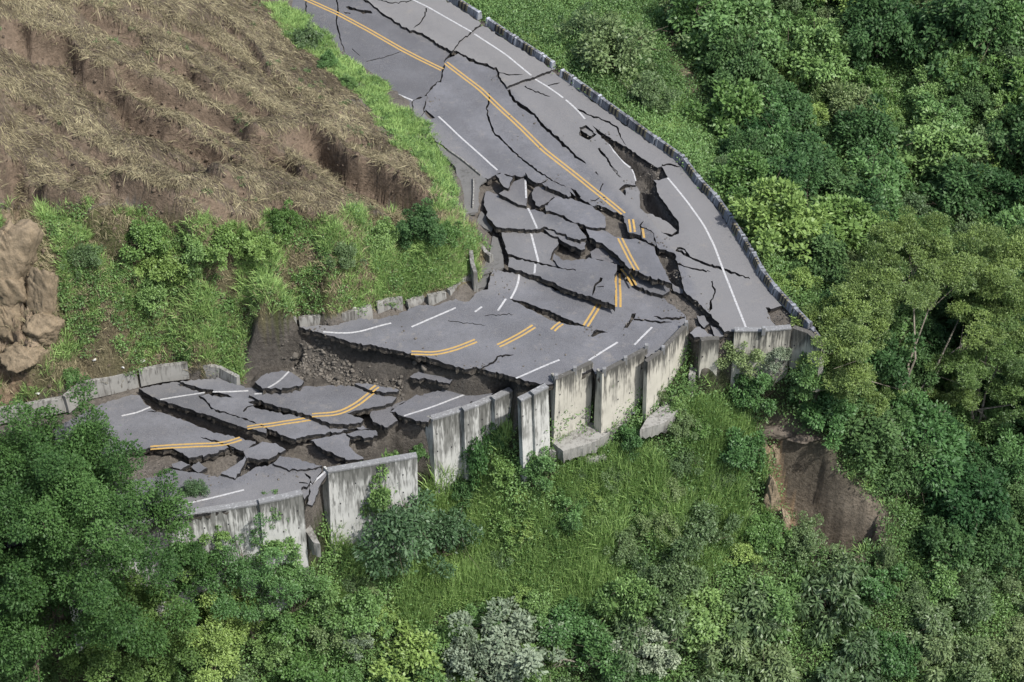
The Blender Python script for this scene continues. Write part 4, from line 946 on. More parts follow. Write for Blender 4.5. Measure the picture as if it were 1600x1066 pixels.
def skeleton(mb, C, base, trunk_r, R, n=9, lean=(0, 0)):
    """limbs from the base towards clump centres"""
    C = np.asarray(C); sel = C[R.choice(len(C), min(n, len(C)), replace=False)]
    top = sel.mean(0); fork = np.array([lean[0], lean[1], 0]) + np.array([top[0] * .3, top[1] * .3, max(.25, top[2] * .35)])
    mb.tube([base, base * .5 + fork * .5 + R.randn(3) * .05, fork], [trunk_r, trunk_r * .85, trunk_r * .7], 7)
    for q in sel:
        m1 = fork * .6 + q * .4 + R.randn(3) * .12; m2 = fork * .25 + q * .75 + R.randn(3) * .12
        mb.tube([fork, m1, m2, q], [trunk_r * .55, trunk_r * .38, trunk_r * .22, trunk_r * .08], 5)
        for s_ in range(2):
            e = q + R.randn(3) * .35; mb.tube([m2, (m2 + e) / 2 + R.randn(3) * .05, e], [trunk_r * .2, trunk_r * .12, trunk_r * .05], 4)
PROTO = {}
def proto(kind, seed):
    key = (kind, seed)
    if key in PROTO: return PROTO[key]
    R = np.random.RandomState(seed + 99)
    P = dict(
        mid=(1.0, .85, 46, 6800, .13, .07, .3, .9, (.14, .34), .7),
        bright=(1.0, .8, 44, 6000, .13, .075, .15, .9, (.13, .32), .7),
        dark=(1.0, .9, 50, 7500, .12, .065, .35, .85, (.15, .34), .72),
        olive=(1.0, .75, 55, 6000, .10, .05, .3, 1.0, (.12, .28), .62),
        blue=(1.0, .8, 26, 5600, .11, .05, .3, .85, (.22, .4), .72),
        silver=(1.0, .8, 60, 7000, .085, .05, .1, .9, (.10, .22), .7),
        droop=(1.0, .95, 44, 4200, .21, .075, .95, 1.0, (.13, .32), .7),
    )[kind]
    V, F, var, C = crown(seed * 7 + 3, *P[:7], flat=P[7], clr=P[8], shell=P[9])
    me = fast_mesh("crown_" + kind, V, F, [LEAF[kind]], {"var": var})
    mb = MB(); skeleton(mb, C, np.array([0, 0, -.25]), .05, R, 8)
    t = mb.build("stem", M_BARKP if kind in ("silver",) else M_BARK); tm = t.data; bpy.data.objects.remove(t)
    PROTO[key] = (me, tm); return PROTO[key]
def shrub(kind, px, py, r, label, group=None, h=1.0, lift=0.0, seed=None, name="shrub", cat="shrub"):
    """crown centre at photo point (px, py), crown radius r metres"""
    seed = RS.randint(0, 3) if seed is None else seed
    me, tm = proto(kind, seed)
    g = ghit([(px, py)], up=r * .75 * h + lift)[0]
    root = empty(name, (float(g[0]), float(g[1]), float(g[2]) - .05), label, cat, group)
    root.rotation_euler = (RS.randn() * .06, RS.randn() * .06, RS.rand() * 6.28)
    s = r / 1.05; root.scale = (s * (.9 + .2 * RS.rand()), s * (.9 + .2 * RS.rand()), s * h)
    c_ = link("crown", me, root); t_ = link("stem", tm, root)
    c_.location.z = lift / (s * h); t_.scale.z = 1 + lift / (s * h)
    return root

def scatter(n, poly, side=None, minz=None, R=None, keep=None):
    """random ground points whose place in the photograph falls inside the outline"""
    R = R or RS
    xs = []; ys = []; tot = 0
    while tot < n:
        x = R.uniform(-32, 34, n * 3); y = R.uniform(-32, 42, n * 3); z = ground(x, y)
        px, py = proj(x, y, z); m = inpoly(px + 12 * fbm(x, y, 1.0, 3), py + 20 * fbm(x + 7, y, 1.6, 3), poly)
        if side is not None: m &= ((sdist(x, y, P_EDGE[:, :2]) > 0.15) if side == "out" else (sdist(x, y, P_EDGE[:, :2]) < -0.1))
        if keep is not None: m &= keep(x, y, z)
        xs.append(x[m]); ys.append(y[m]); tot += m.sum()
        if m.sum() == 0: break
    x = np.concatenate(xs)[:n]; y = np.concatenate(ys)[:n]
    return x, y, ground(x, y)
def tufts(pts, blades, hgt, wid, spread, R, lean=.5, scale=None, patch=None):
    x, y, z = pts; n = len(x); N_ = n * blades
    s = (np.ones(n) if scale is None else scale).repeat(blades)
    a = R.rand(N_) * 6.283; r = R.rand(N_) ** .5 * spread * s
    P = np.stack([x.repeat(blades) + np.cos(a) * r, y.repeat(blades) + np.sin(a) * r, z.repeat(blades) - .05], 1)
    b = R.rand(N_) * 6.283; ln = lean * (.3 + R.rand(N_))
    D = np.stack([np.cos(b) * ln, np.sin(b) * ln, np.ones(N_)], 1)
    Nn = np.stack([np.cos(b), np.sin(b), np.full(N_, .9)], 1) + R.randn(N_, 3) * .5
    L_ = hgt * (.5 + .8 * R.rand(N_)) * s
    V, F = leaves(P, D, Nn, L_, np.full(N_, wid) * (.7 + .6 * R.rand(N_)))
    # let the tips droop
    Vq = V.reshape(-1, 4, 3); Vq[:, 2, 2] -= L_ * .22 * ln / lean; Vq[:, 2, :2] += D[:, :2] * (L_ * .22)[:, None]
    base = (R.rand(n) * .5 if patch is None else patch).repeat(blades)
    return Vq.reshape(-1, 3), F, np.repeat(np.clip(base + .5 * R.rand(N_), 0, 1), 4)
def clumps(pts, nlf, rad, ll, lw, R, droop=.2, patch=None):
    x, y, z = pts; n = len(x); N_ = n * nlf; s = (.6 + .8 * R.rand(n)).repeat(nlf) * rad
    u = unit(R, N_, .6); u[:, 2] = np.abs(u[:, 2])
    P = np.stack([x, y, z], 1).repeat(nlf, 0) + u * (s * (.35 + .65 * R.rand(N_)))[:, None]
    D = u + R.randn(N_, 3) * .6; D[:, 2] -= droop
    V, F = leaves(P, D, u + R.randn(N_, 3) * .5 + np.array([0, 0, .6]), ll * (.6 + .8 * R.rand(N_)), lw * (.6 + .8 * R.rand(N_)))
    base = (R.rand(n) * .6 if patch is None else patch).repeat(nlf)
    return V, F, np.repeat(np.clip(base + .45 * R.rand(N_), 0, 1), 4)
def merge(parts):
    V = []; F = []; A = []; b0 = 0
    for v, f, a in parts: V.append(v); F.append(f + b0); A.append(a); b0 += len(v)
    return np.concatenate(V), np.concatenate(F), np.concatenate(A)
def stuff(name, parts, m):
    V, F, A = merge(parts); o = link(name, fast_mesh(name, V, F, [m], {"var": A})); return tag(o, kind="stuff")
RG = np.random.RandomState(5)
OUTALL = [(-80,-60),(1680,-60),(1680,1300),(-80,1300)]
nothol = lambda x, y, z: sdist(x, y, HOLLOW) > .2
TRAIL = [(1020,0),(1065,0),(1062,60),(1075,110),(1110,170),(1080,160),(1045,110),(1035,50)]
def notrail(x, y, z):
    px, py = proj(x, y, z); return nothol(x, y, z) & (~inpoly(px, py, TRAIL) | (RG.rand(len(x)) < .12))
LOWGRASS = [(480,870),(520,830),(650,790),(700,700),(800,680),(870,690),(1000,650),(1120,640),(1190,690),(1200,830),(1090,900),(1000,960),(900,960),(700,960),(560,1010),(450,960)]
VERGE_R = [(690,-20),(760,20),(860,85),(1000,190),(1110,290),(1195,400),(1270,500),(1330,545),(1380,520),(1270,430),(1190,320),(1110,210),(1040,140),(1020,-40)]
VERGE_L = [(425,-5),(470,25),(520,60),(565,115),(650,185),(692,232),(714,290),(718,335),(745,365),(752,392),(690,330),(655,250),(610,225),(560,150),(500,100),(455,60),(415,15)]
def patch(x, y, s=2.5): return np.clip(.3 + .45 * fbm(x, y, s, 3), 0, .7)

# --- grass
P1 = scatter(6800, LOWGRASS, "out", keep=lambda x, y, z: fbm(x, y, 1.6, 3) > -.08)
P2 = scatter(3400, VERGE_R, "out")
P3 = scatter(1500, VERGE_L, "in")
gk = lambda x, y, z: (fbm(x + 9, y, 1.5, 3) > -.12) & ~inpoly(*proj(x, y, z), [(0,325),(60,325),(95,420),(90,520),(60,600),(0,640)])
P4 = scatter(3300, BANK, "in", keep=gk)
P5 = scatter(5200, OUTALL, "out", keep=notrail)
GR = [(580,420),(700,345),(745,375),(735,435),(640,465),(590,475)]
P6 = scatter(1100, GR, "in")
stuff("grass", [tufts(P1, 30, 1.35, .046, .28, RG, .38, scale=np.clip(.9 + .7 * fbm(P1[0], P1[1], 1.8, 3), .4, 1.6), patch=patch(P1[0], P1[1]))  # tall
 , tufts(P2, 22, .5, .03, .22, RG, .8, patch=patch(P2[0], P2[1])), tufts(P3, 24, .42, .03, .2, RG, .7, patch=patch(P3[0], P3[1])),
 tufts(P4, 22, .75, .035, .22, RG, .6, scale=np.clip(.8 + .8 * fbm(P4[0], P4[1], 1.4, 3), .3, 1.6), patch=patch(P4[0], P4[1])), tufts(P5, 18, .75, .04, .25, RG, .7, patch=patch(P5[0], P5[1])), tufts(P6, 24, .45, .03, .22, RG, .6, patch=patch(P6[0], P6[1]))], LEAF["grass"])
# --- leafy ground cover
U1 = scatter(12800, OUTALL, "out", keep=notrail)
U2 = scatter(600, LOWGRASS, "out"); U3 = scatter(800, BANK, "in", keep=lambda x, y, z: gk(x, y, z) & (fbm(x, y, 2.0, 2) > 0)); U4 = scatter(240, VERGE_L, "in")
stuff("undergrowth", [clumps(U1, 80, .85, .145, .08, RG, patch=patch(U1[0], U1[1], 4)), clumps(U2, 70, .45, .12, .07, RG), clumps(U3, 80, .42, .12, .07, RG), clumps(U4, 70, .3, .10, .06, RG)], LEAF["mid"])
# --- straw on the shaved hill: cut stalks that lie along the ground
def flatk(x, y, z):
    e = .13
    return (np.hypot((ground(x + e, y) - ground(x - e, y)) / (2 * e), (ground(x, y + e) - ground(x, y - e)) / (2 * e)) < 1.05 + .9 * RG.rand(len(x)) ** 3) & ~inpoly(*proj(x, y, z), CLIFF)
def straw(n, poly, R, L0, keep=None, side="in"):
    x, y, z = scatter(n, poly, side, keep=keep); e = .15
    zx = (ground(x + e, y) - ground(x - e, y)) / (2 * e); zy = (ground(x, y + e) - ground(x, y - e)) / (2 * e)
    a = R.normal(-.75, .55, n) + 1.2 * fbm(x, y, 2.5, 2); D = np.stack([np.cos(a), np.sin(a), zx * np.cos(a) + zy * np.sin(a) + R.randn(n) * .12], 1)
    Nn = np.stack([-zx, -zy, np.ones(n)], 1) + R.randn(n, 3) * .3
    V, F = leaves(np.stack([x, y, z + .02 + .16 * R.rand(n) * np.clip(fbm(x, y, .8, 3) + .5, 0, 1)], 1), D, Nn, L0 * (.4 + R.rand(n)), .028 * (.5 + R.rand(n)))
    pt = np.clip(.16 + .55 * fbm(x, y, 1.4, 3) + .35 * fbm(x, y, .4, 2) + .75 * R.rand(n) ** 3, 0, 1)
    return V, F, np.repeat(pt, 4)
H1 = scatter(1500, BROWN, "in", keep=lambda x, y, z: fbm(x + 3, y, 1.0, 3) > .1)
B1 = scatter(1700, BANK, "in")
TR = [(1020,-10),(1065,0),(1062,60),(1085,120),(1120,180),(1160,250),(1110,210),(1045,110),(1035,50)]
lx, ly = [], []
for pl, h in _scarps[:13]:
    pl = np.asarray(pl); dd = np.concatenate([[0], np.cumsum(np.hypot(*np.diff(pl, axis=0).T))]); sv = np.arange(0, dd[-1], .16)
    lx.append(np.interp(sv, dd, pl[:, 0])); ly.append(np.interp(sv, dd, pl[:, 1]))
lx = np.concatenate(lx) + RG.randn(sum(map(len, lx))) * .15 + .15; ly = np.concatenate(ly) + RG.randn(len(lx)) * .15 + .3
lm = inpoly(*proj(lx, ly, ground(lx, ly)), BROWN); lx, ly = lx[lm], ly[lm]
LIPS = tufts((lx, ly, ground(lx, ly) + .05), 16, .42, .028, .25, RG, 2.6, patch=np.clip(.05 + .35 * RG.rand(len(lx)) ** 2, 0, 1))
stuff("dry_grass", [straw(105000, BROWN, RG, .36, keep=flatk), straw(9000, BROWN, RG, .85, keep=flatk), LIPS, straw(16000, BANK, RG, .45, keep=lambda x, y, z: ~inpoly(*proj(x, y, z), CLIFF) | (RG.rand(len(x)) < .15)), straw(2500, TR, RG, .35, side="out"), straw(5000, LOWGRASS, RG, .6, side="out"), tufts(H1, 12, .32, .02, .2, RG, 1.3, patch=np.full(len(H1[0]), .1)), tufts(B1, 16, .6, .025, .2, RG, .8)], LEAF["dry"])
HG = scatter(160, BROWN, "in", keep=lambda x, y, z: fbm(x - 8, y + 4, 2.0, 3) > .3)
stuff("sparse_weeds", [tufts(HG, 16, .3, .03, .15, RG, .8), clumps(HG, 25, .16, .08, .05, RG)], LEAF["olive"])

# --- rubble: broken stones in the gullies, on the debris slope and along the foot of the bank
ICO = None
def rocks(x, y, z, s, R):
    """rough lumps: an octahedron-like body with jittered corners (triangles)"""
    t = (1 + 5 ** .5) / 2
    v = np.array([(-1, t, 0), (1, t, 0), (-1, -t, 0), (1, -t, 0), (0, -1, t), (0, 1, t), (0, -1, -t), (0, 1, -t), (t, 0, -1), (t, 0, 1), (-t, 0, -1), (-t, 0, 1)]) / 1.9
    f = np.array([(0, 11, 5), (0, 5, 1), (0, 1, 7), (0, 7, 10), (0, 10, 11), (1, 5, 9), (5, 11, 4), (11, 10, 2), (10, 7, 6), (7, 1, 8), (3, 9, 4), (3, 4, 2), (3, 2, 6), (3, 6, 8), (3, 8, 9), (4, 9, 5), (2, 4, 11), (6, 2, 10), (8, 6, 7), (9, 8, 1)])
    n = len(x); A = v[None] * (1 + .35 * R.randn(n, 12, 1)) * np.array([1, 1, .7]) * (.7 + .6 * R.rand(n, 1, 3)) * s[:, None, None]
    a = R.rand(n) * 6.28; c, s_ = np.cos(a)[:, None], np.sin(a)[:, None]
    X = A[..., 0] * c - A[..., 1] * s_; Y = A[..., 0] * s_ + A[..., 1] * c
    V = np.stack([X + x[:, None], Y + y[:, None], A[..., 2] + z[:, None]], -1).reshape(-1, 3)
    F = (f[None] + (np.arange(n) * 12)[:, None, None]).reshape(-1, 3)
    return V, F, np.repeat(R.rand(n), 12)
parts = []
for poly, n, s0, s1 in [(z7((130,440),(470,400),(760,560),(1000,590),(1000,740),(700,640),(380,650),(250,570)), 1300, .02, .13), (z7((-20,400),(330,320),(700,400),(1250,540),(1300,620),(1000,720),(700,640),(330,600),(0,600)), 260, .08, .34), (G1, 500, .02, .08), ([(996,285),(1026,285),(1028,310),(1012,330),(998,318)], 350, .02, .1),
    (z3((970,535),(1110,570),(1150,650),(1090,690),(985,630)), 420, .02, .09), (z3((690,700),(860,770),(880,760),(870,810),(800,825),(710,820),(670,760)), 320, .02, .07), (z4_ := ZZ(4, [(415,735),(540,780),(555,890),(600,1030),(500,950),(450,850)]), 220, .03, .12),
    (ZZ(6, [(320,490),(520,500),(580,580),(560,700),(480,740),(450,640)]), 420, .02, .10), (z8((1000,560),(1210,590),(1480,700),(1470,740),(1370,750),(1150,650)), 700, .02, .09), (z8((430,640),(540,705),(700,680),(880,665),(1040,700),(960,760),(820,840),(640,800)), 600, .02, .10),
    (z8((230,290),(560,410),(1010,560),(960,600),(620,510),(340,410)), 350, .02, .06), (ZZ(1, [(980,590),(1090,530),(1080,600),(1020,720),(960,740)]), 200, .015, .04), (z8((0,180),(120,150),(120,260),(0,300)), 120, .02, .06),
    (ZZ(9, [(780,440),(1150,420),(1130,640),(760,640)]), 260, .03, .14), ([(480,850),(520,845),(530,890),(490,900)], 300, .02, .1), ([(40,600),(215,585),(360,565),(370,590),(215,580),(60,635)], 160, .03, .10), ([(10,560),(50,600),(45,640),(-20,640),(-30,570)], 500, .015, .05),
    ([(1240,480),(1310,490),(1340,520),(1290,525)], 130, .04, .16), ([(975,640),(1015,625),(1020,655),(985,660)], 120, .03, .12), ([(840,600),(870,600),(868,640),(850,650)], 100, .03, .15), ([(1200,480),(1240,512),(1215,515)], 150, .01, .04), (HOLLOW_PX := [(1210,690),(1290,720),(1400,810),(1400,880),(1280,870)], 260, .03, .15)]:
    x, y, z = scatter(n, poly, None, R=RG); s = s0 + (s1 - s0) * RG.rand(len(x)) ** 3
    parts.append(rocks(x, y, z + s * .3, s, RG))
for S0, lst in ((MAIN_S, [(1003,300,22),(1015,270,25),(945,215,18),(780,122,10),(672,160,14),(1030,380,14),(1100,475,22),(1060,430,12),(985,290,12),(940,320,14),(860,285,14),(1215,495,16),(800,200,60),(1000,400,60)]), (MID_S, [(1050,475,26),(1070,490,20),(925,518,14),(985,505,16),(500,516,14),(745,575,16),(770,425,14),(790,445,20),(850,545,60),(650,520,60)]), (LO_S, [(240,735,22),(330,745,20),(380,735,20),(300,770,45),(450,745,20)])):
    for px, py, sp in lst:
        k_ = 34; q = hit(np.array([[px, py]]) + RG.randn(k_, 2) * np.array([sp, sp * .6]) * .6, S0); sz = .012 + .05 * RG.rand(k_) ** 3
        okp = np.array([True] * k_)
        gz = q[:, 2]; parts.append(rocks(q[:, 0], q[:, 1], gz + sz * .3, sz, RG))
stuff("rubble", parts, M_ROCK)
M_CLOD = make_rock("clods", (0.065, 0.050, 0.038), (0.17, 0.132, 0.095))
x, y, z = scatter(9000, BROWN, "in", R=RG); sz = .025 + .10 * RG.rand(len(x)) ** 3
x2, y2, z2 = scatter(2600, BANK, "in", R=RG); sz2 = .03 + .09 * RG.rand(len(x2)) ** 3
stuff("soil_clods", [rocks(x, y, z + sz * .2, sz, RG), rocks(x2, y2, z2 + sz2 * .2, sz2, RG)], M_CLOD)
M_TAN = make_rock("tan_earth", (0.165, 0.128, 0.084), (0.235, 0.188, 0.128))
M_DIRT = make_rock("dark_earth", (0.085, 0.072, 0.058), (0.12, 0.10, 0.08))
def boulder(px, py, r, sx, sy, sz_, label, m=None, seed=0, name="rock", cat="rock", sink=.5):
    """angular block of earth or rock: a dense ball cut by random planes and roughened"""
    R_ = np.random.RandomState(seed); g = ghit([(px, py)], up=r * sz_ * .3)[0]; nu, nv = 72, 40
    u, v = np.meshgrid(np.linspace(0, 2 * math.pi, nu, endpoint=False), np.linspace(.02, math.pi - .02, nv)); D = np.stack([np.cos(u) * np.sin(v), np.sin(u) * np.sin(v), np.cos(v)], -1).reshape(-1, 3)
    rad = np.full(len(D), 1.3)
    for _ in range(24):
        n_ = unit(R_, 1)[0]; c_ = D @ n_; rad = np.minimum(rad, np.where(c_ > .05, (.62 + .40 * R_.rand()) / np.maximum(c_, .05), 9))
    rad = rad * (1 + .16 * fbm(D[:, 0] * 2 + seed, D[:, 1] * 2 + D[:, 2] * 1.2, .7, 6, .62) - .30 * np.abs(fbm(D[:, 0] * 3 + D[:, 1] * 2 + seed, D[:, 2] * .8, .5, 5, .6)))
    V = D * rad[:, None] * r * np.array([sx, sy, sz_]); V[:, 2] += r * sz_ * (1 - 2 * sink) * .5
    F = [];
    for j in range(nv - 1):
        for i_ in range(nu): F.append((j * nu + i_, (j + 1) * nu + i_, (j + 1) * nu + (i_ + 1) % nu, j * nu + (i_ + 1) % nu))
    tag(link(name, fast_mesh(name, V, np.array(F), [m or M_TAN], {"var": .3 + .5 * R_.rand() + 0 * rad}), None, tuple(map(float, g))), label, cat)
boulder(10, 385, 1.9, .9, .7, 1.2, "upper tan rock face at the left picture edge", seed=2)
boulder(14, 447, 1.6, 1.0, .7, .9, "middle tan rock under the upper one at the left edge", seed=5)
boulder(66, 455, 1.4, .7, .6, 1.3, "tall tan rock right of the dark crack in the cut bank", seed=8)
boulder(66, 512, 1.4, 1.1, .7, .8, "broad tan rock low in the cut bank", seed=11)
boulder(10, 505, 1.5, .8, .7, 1.0, "tan rock low at the very left edge", seed=14)
boulder(36, 555, 1.1, 1.2, .7, .7, "small tan rock above the loose earth heap", seed=17)
boulder(1210, 715, .9, .45, .5, 1.3, "brown earth pinnacle at the top left rim of the landslip", seed=21, name="earth_block", cat="earth block")
boulder(1206, 775, 1.1, .5, .6, 1.4, "tall tan earth face on the left side of the landslip", seed=24, name="earth_block", cat="earth block")
boulder(1226, 815, .9, .5, .5, 1.2, "tan earth wedge at the lower left rim of the landslip", seed=27, name="earth_block", cat="earth block")
boulder(1262, 828, .7, 1.3, .4, .5, "fallen earth slab at the bottom of the landslip", m=M_DIRT, seed=30, name="earth_block", cat="earth block")
boulder(1215, 678, 1.0, 1.5, .5, .35, "overhanging earth lip at the top of the landslip", m=M_DIRT, seed=33, name="earth_block", cat="earth block", sink=.1)
boulder(1257, 697, .8, 1.5, .5, .35, "second earth lip right of the first over the landslip", m=M_DIRT, seed=36, name="earth_block", cat="earth block", sink=.1)
for i, (px, py, s, lb) in enumerate([(223,568,.17,"white stone lying above the low wall with the square end"),(193,578,.11,"small white stone left of the larger white one"),(553,485,.13,"white stone on the pale low wall piece"),(609,438,.10,"white scrap high in the grass of the bank"),(148,568,.12,"pale stone among weeds near the earth heap"),(62,632,.10,"white mark-like stone on the leftmost low wall"),(1037,632,.16,"pale rock lump on the slope below the cream walls"),(988,648,.2,"white broken lump at the foot of the second cream panel")]):
    q = ghit([(px, py)])[0]; V, F, A = rocks(np.zeros(1), np.zeros(1), np.array([s * .4]), np.array([s]), RG)
    tag(link("stone", fast_mesh("stone", V, F, [M_STONE], {"var": A}), None, tuple(map(float, q))), lb, "stone")

# ------------------------------------------------------------------ single shrubs and trees
S_ = shrub
S_("olive", 955, 80, 2.7, "large feathery grey-green shrub leaning over the barrier of the upper road", seed=0)
S_("olive", 905, 40, 1.3, "smaller feathery shrub behind the large grey-green one")
S_("olive", 1015, 150, 1.6, "feathery shrub low on the right of the large grey-green one")
S_("mid", 1105, 30, 2.0, "bright green tree-like bush right of the brown trail")
S_("mid", 1150, 90, 1.8, "leafy bush below the bright tree-like one by the trail")
S_("bright", 1275, 55, 1.4, "yellow-green bush in the sunny gap near the picture top")
S_("bright", 1240, 110, 1.2, "low yellow-green bush below the sunny gap")
S_("dark", 1500, 50, 3.0, "big dark tree crown in the upper right corner", name="tree", cat="tree")
S_("mid", 1565, 40, 2.2, "lighter leafy crown against the dark corner tree", name="tree", cat="tree")
S_("dark", 1390, 30, 2.0, "dark bush left of the corner tree")
S_("dark", 1190, 225, 1.6, "dark hollow-sided bush with a bare branch, mid right slope")
S_("bright", 1215, 445, .8, "bright bush against the outside of the lower barrier")
S_("bright", 1250, 440, .9, "second bright bush a step away from the lower barrier")
S_("dark", 1190, 350, 1.1, "brownish dark bush pressed to the barrier bend")
S_("olive", 1130, 260, .9, "pale weedy bush right beside the striped barrier")
S_("olive", 1150, 560, 1.25, "rounded leafy bush at the foot of the cream wall", seed=1)
S_("silver", 1212, 572, 1.1, lift=.8, label= "loose shrub with pale leaves in front of the cream wall")
S_("mid", 1258, 588, 1.2, lift=.8, label= "green bush under the corner panel")
S_("mid", 1180, 605, 1.2, lift=.4, label= "low green bush below the loose pale-leaved shrub")
S_("olive", 1070, 665, 1.0, "leafy bush in front of the curving footing")
S_("blue", 600, 818, 2.5, h=1.0, lift=1.8, label= "dense bluish bush hiding the base of the leaning panel", seed=0)
S_("mid", 597, 768, 1.1, lift=1.0, label= "climbing bush growing up the leaning panel", h=2.0)
S_("mid", 655, 720, .4, "sprig growing at the top edge of the leaning panel", h=1.2)
S_("blue", 688, 838, 1.6, h=1.2, lift=.8, label= "round feathery bush between the leaning panel and the tallest one", seed=1)
S_("mid", 748, 722, 1.0, "narrow bush against the stained stepped panels", h=2.2)
S_("mid", 775, 690, .8, "thin bush at the right end of the stepped panels", h=1.4)
S_("olive", 952, 600, .55, "tiny bush at the foot of the first cream panel")
S_("olive", 1026, 620, .5, "thin sapling before the second cream panel", h=1.6)
S_("silver", 800, 1000, 3.0, "silvery white-leaved shrub at the bottom of the picture", h=.75, seed=0)
S_("silver", 725, 1035, 2.1, "silvery shrub at the left foot of the large silvery one", seed=1)
S_("silver", 1010, 1010, 1.7, "silvery shrub with reddish bare branches, bottom centre", seed=2)
S_("bright", 640, 1035, 1.9, "yellow-green bush at the bottom edge left of the silvery shrub")
S_("bright", 480, 1050, 1.5, "yellow-green bush at the bottom edge near the foreground tree")
S_("mid", 560, 960, 1.4, "leafy bush below the gap in the front wall")
S_("olive", 1100, 830, 1.8, "dusty grey-green bush left of the landslip hollow", seed=2)
S_("olive", 1060, 900, 1.7, "dusty bush below the landslip, left one of two")
S_("olive", 1260, 840, 1.2, "sparse sapling crown over the lower lip of the landslip")
S_("droop", 1380, 880, .55, "tall narrow plant with light leaves at the lip of the landslip", h=2.4)
S_("mid", 1440, 700, 2.2, "leafy green bush overhanging the landslip on the right", seed=1)
S_("mid", 1290, 640, 1.5, "green bush at the top edge of the landslip")
S_("dark", 1500, 790, 2.3, "dark rounded bush right of the landslip")
S_("bright", 225, 375, 1.25, "bright bush at the top of the cut bank")
S_("bright", 255, 415, 1.2, "bright bush in the middle of the cut bank")
S_("bright", 350, 385, 1.1, "bright bush below the tumbled straw")
S_("mid", 300, 400, 1.0, "mid green bush between two bright ones on the bank")
S_("bright", 400, 385, .9, "bright bush on the right half of the bank")
S_("mid", 240, 465, 1.0, "shaded green bush at the foot of the bank")
S_("olive", 130, 400, .9, "grey-green bush next to the bare rock face")
S_("bright", 440, 345, .7, "slim bright bush poking above the bank edge", h=1.8)
S_("dark", 655, 360, 1.15, "dark green shrub at the right end of the bank", seed=2)
S_("mid", 600, 370, .9, "green bush left of the dark one on the bank")
S_("olive", 540, 400, .9, "dull bush in the weedy right part of the bank")
S_("bright", 700, 365, .8, "bright bush beside the gutter")
S_("droop", 478, 62, .75, "grey-green plant with hanging leaves at the road's upper left edge", seed=0)
S_("mid", 512, 95, .6, "dense leafy plant just below the hanging-leaved one")
S_("mid", 545, 130, .5, "small leafy plant further down the left verge")
S_("mid", 110, 590, .45, "weedy plant growing on the low wall")
S_("olive", 380, 690, .01 + .3, "wisp of leaves") if False else None
S_("droop", 1180, 960, 1.6, "hanging-leaved bush below the landslip", seed=1)
S_("mid", 430, 800, .75, "leafy twig in front of the short stained panel", h=1.4)
S_("blue", 305, 770, .7, "grey-green treetop in front of the edge line", h=1.3)
S_("mid", 838, 725, 1.0, "leafy bush at the foot of the detached pair of panels")
S_("bright", 790, 735, .9, "bright bush in the grass below the detached pair of panels")
S_("olive", 905, 735, .8, "low bush just below the flat-topped grey block")
S_("mid", 1060, 640, .7, "small green bush against the curving footing")
S_("mid", 985, 690, .9, "green bush on the slope under the second cream panel")
S_("mid", 425, 880, 1.2, "bush hiding the base of the short stained panel", lift=1.2)
S_("bright", 345, 860, 1.0, "light bush in front of the half hidden wall panel", lift=2.5)
S_("mid", 500, 930, 1.2, "green bush right below the hanging asphalt gap")
S_("dark", 720, 770, .9, "dark bush at the foot of the tallest stained panel", lift=.5)
# bare branches
for lb, pts, r in [("long arched bare branch above the landslip", [(1286,643,1.5),(1310,655,1.4),(1328,672,.9),(1335,700,-.2)], .035), ("pale reddish bare branch at the foot of the silvery shrubs", [(860,1045,.6),(880,1032,1.0),(915,1040,1.1),(960,1045,1.0)], .05),
    ("twisted bare branch of the right silvery shrub", [(985,1045,.8),(1015,1025,1.4),(1050,1002,1.9),(1090,985,2.2)], .05), ("grey broken stick beside the landslip hedge", [(1338,652,1.2),(1343,678,.4),(1342,690,-.2)], .03), ("forked bare twig on the right slope", [(1330,262,1.5),(1340,275,1.1),(1345,300,.1)], .03), ("pale dead branch lying in the scrub beyond the barrier bend", [(1165,245,.4),(1185,235,.7),(1200,222,.8)], .04),
    ("long dead stem lying by the bottom edge", [(1370,1000,.8),(1400,990,1.1),(1450,1010,1.2)], .035)]:
    P = []
    for px, py, up in pts: P.append(ghit([(px, py)], up=max(up, 0))[0] + np.array([0, 0, up]))
    mb = MB(); q0 = P[-1]; mb.tube([p - q0 for p in P], [r * .4] + [r] * (len(P) - 1), 6)
    R_ = np.random.RandomState(len(lb))
    for p in P[:-1]:
        for _ in range(2): e = p - q0 + R_.randn(3) * .35; mb.tube([p - q0, e], [r * .4, r * .12], 4)
    o = mb.build("bare_branch", M_BARKP); o.location = tuple(map(float, q0)); tag(o, lb, "branch")

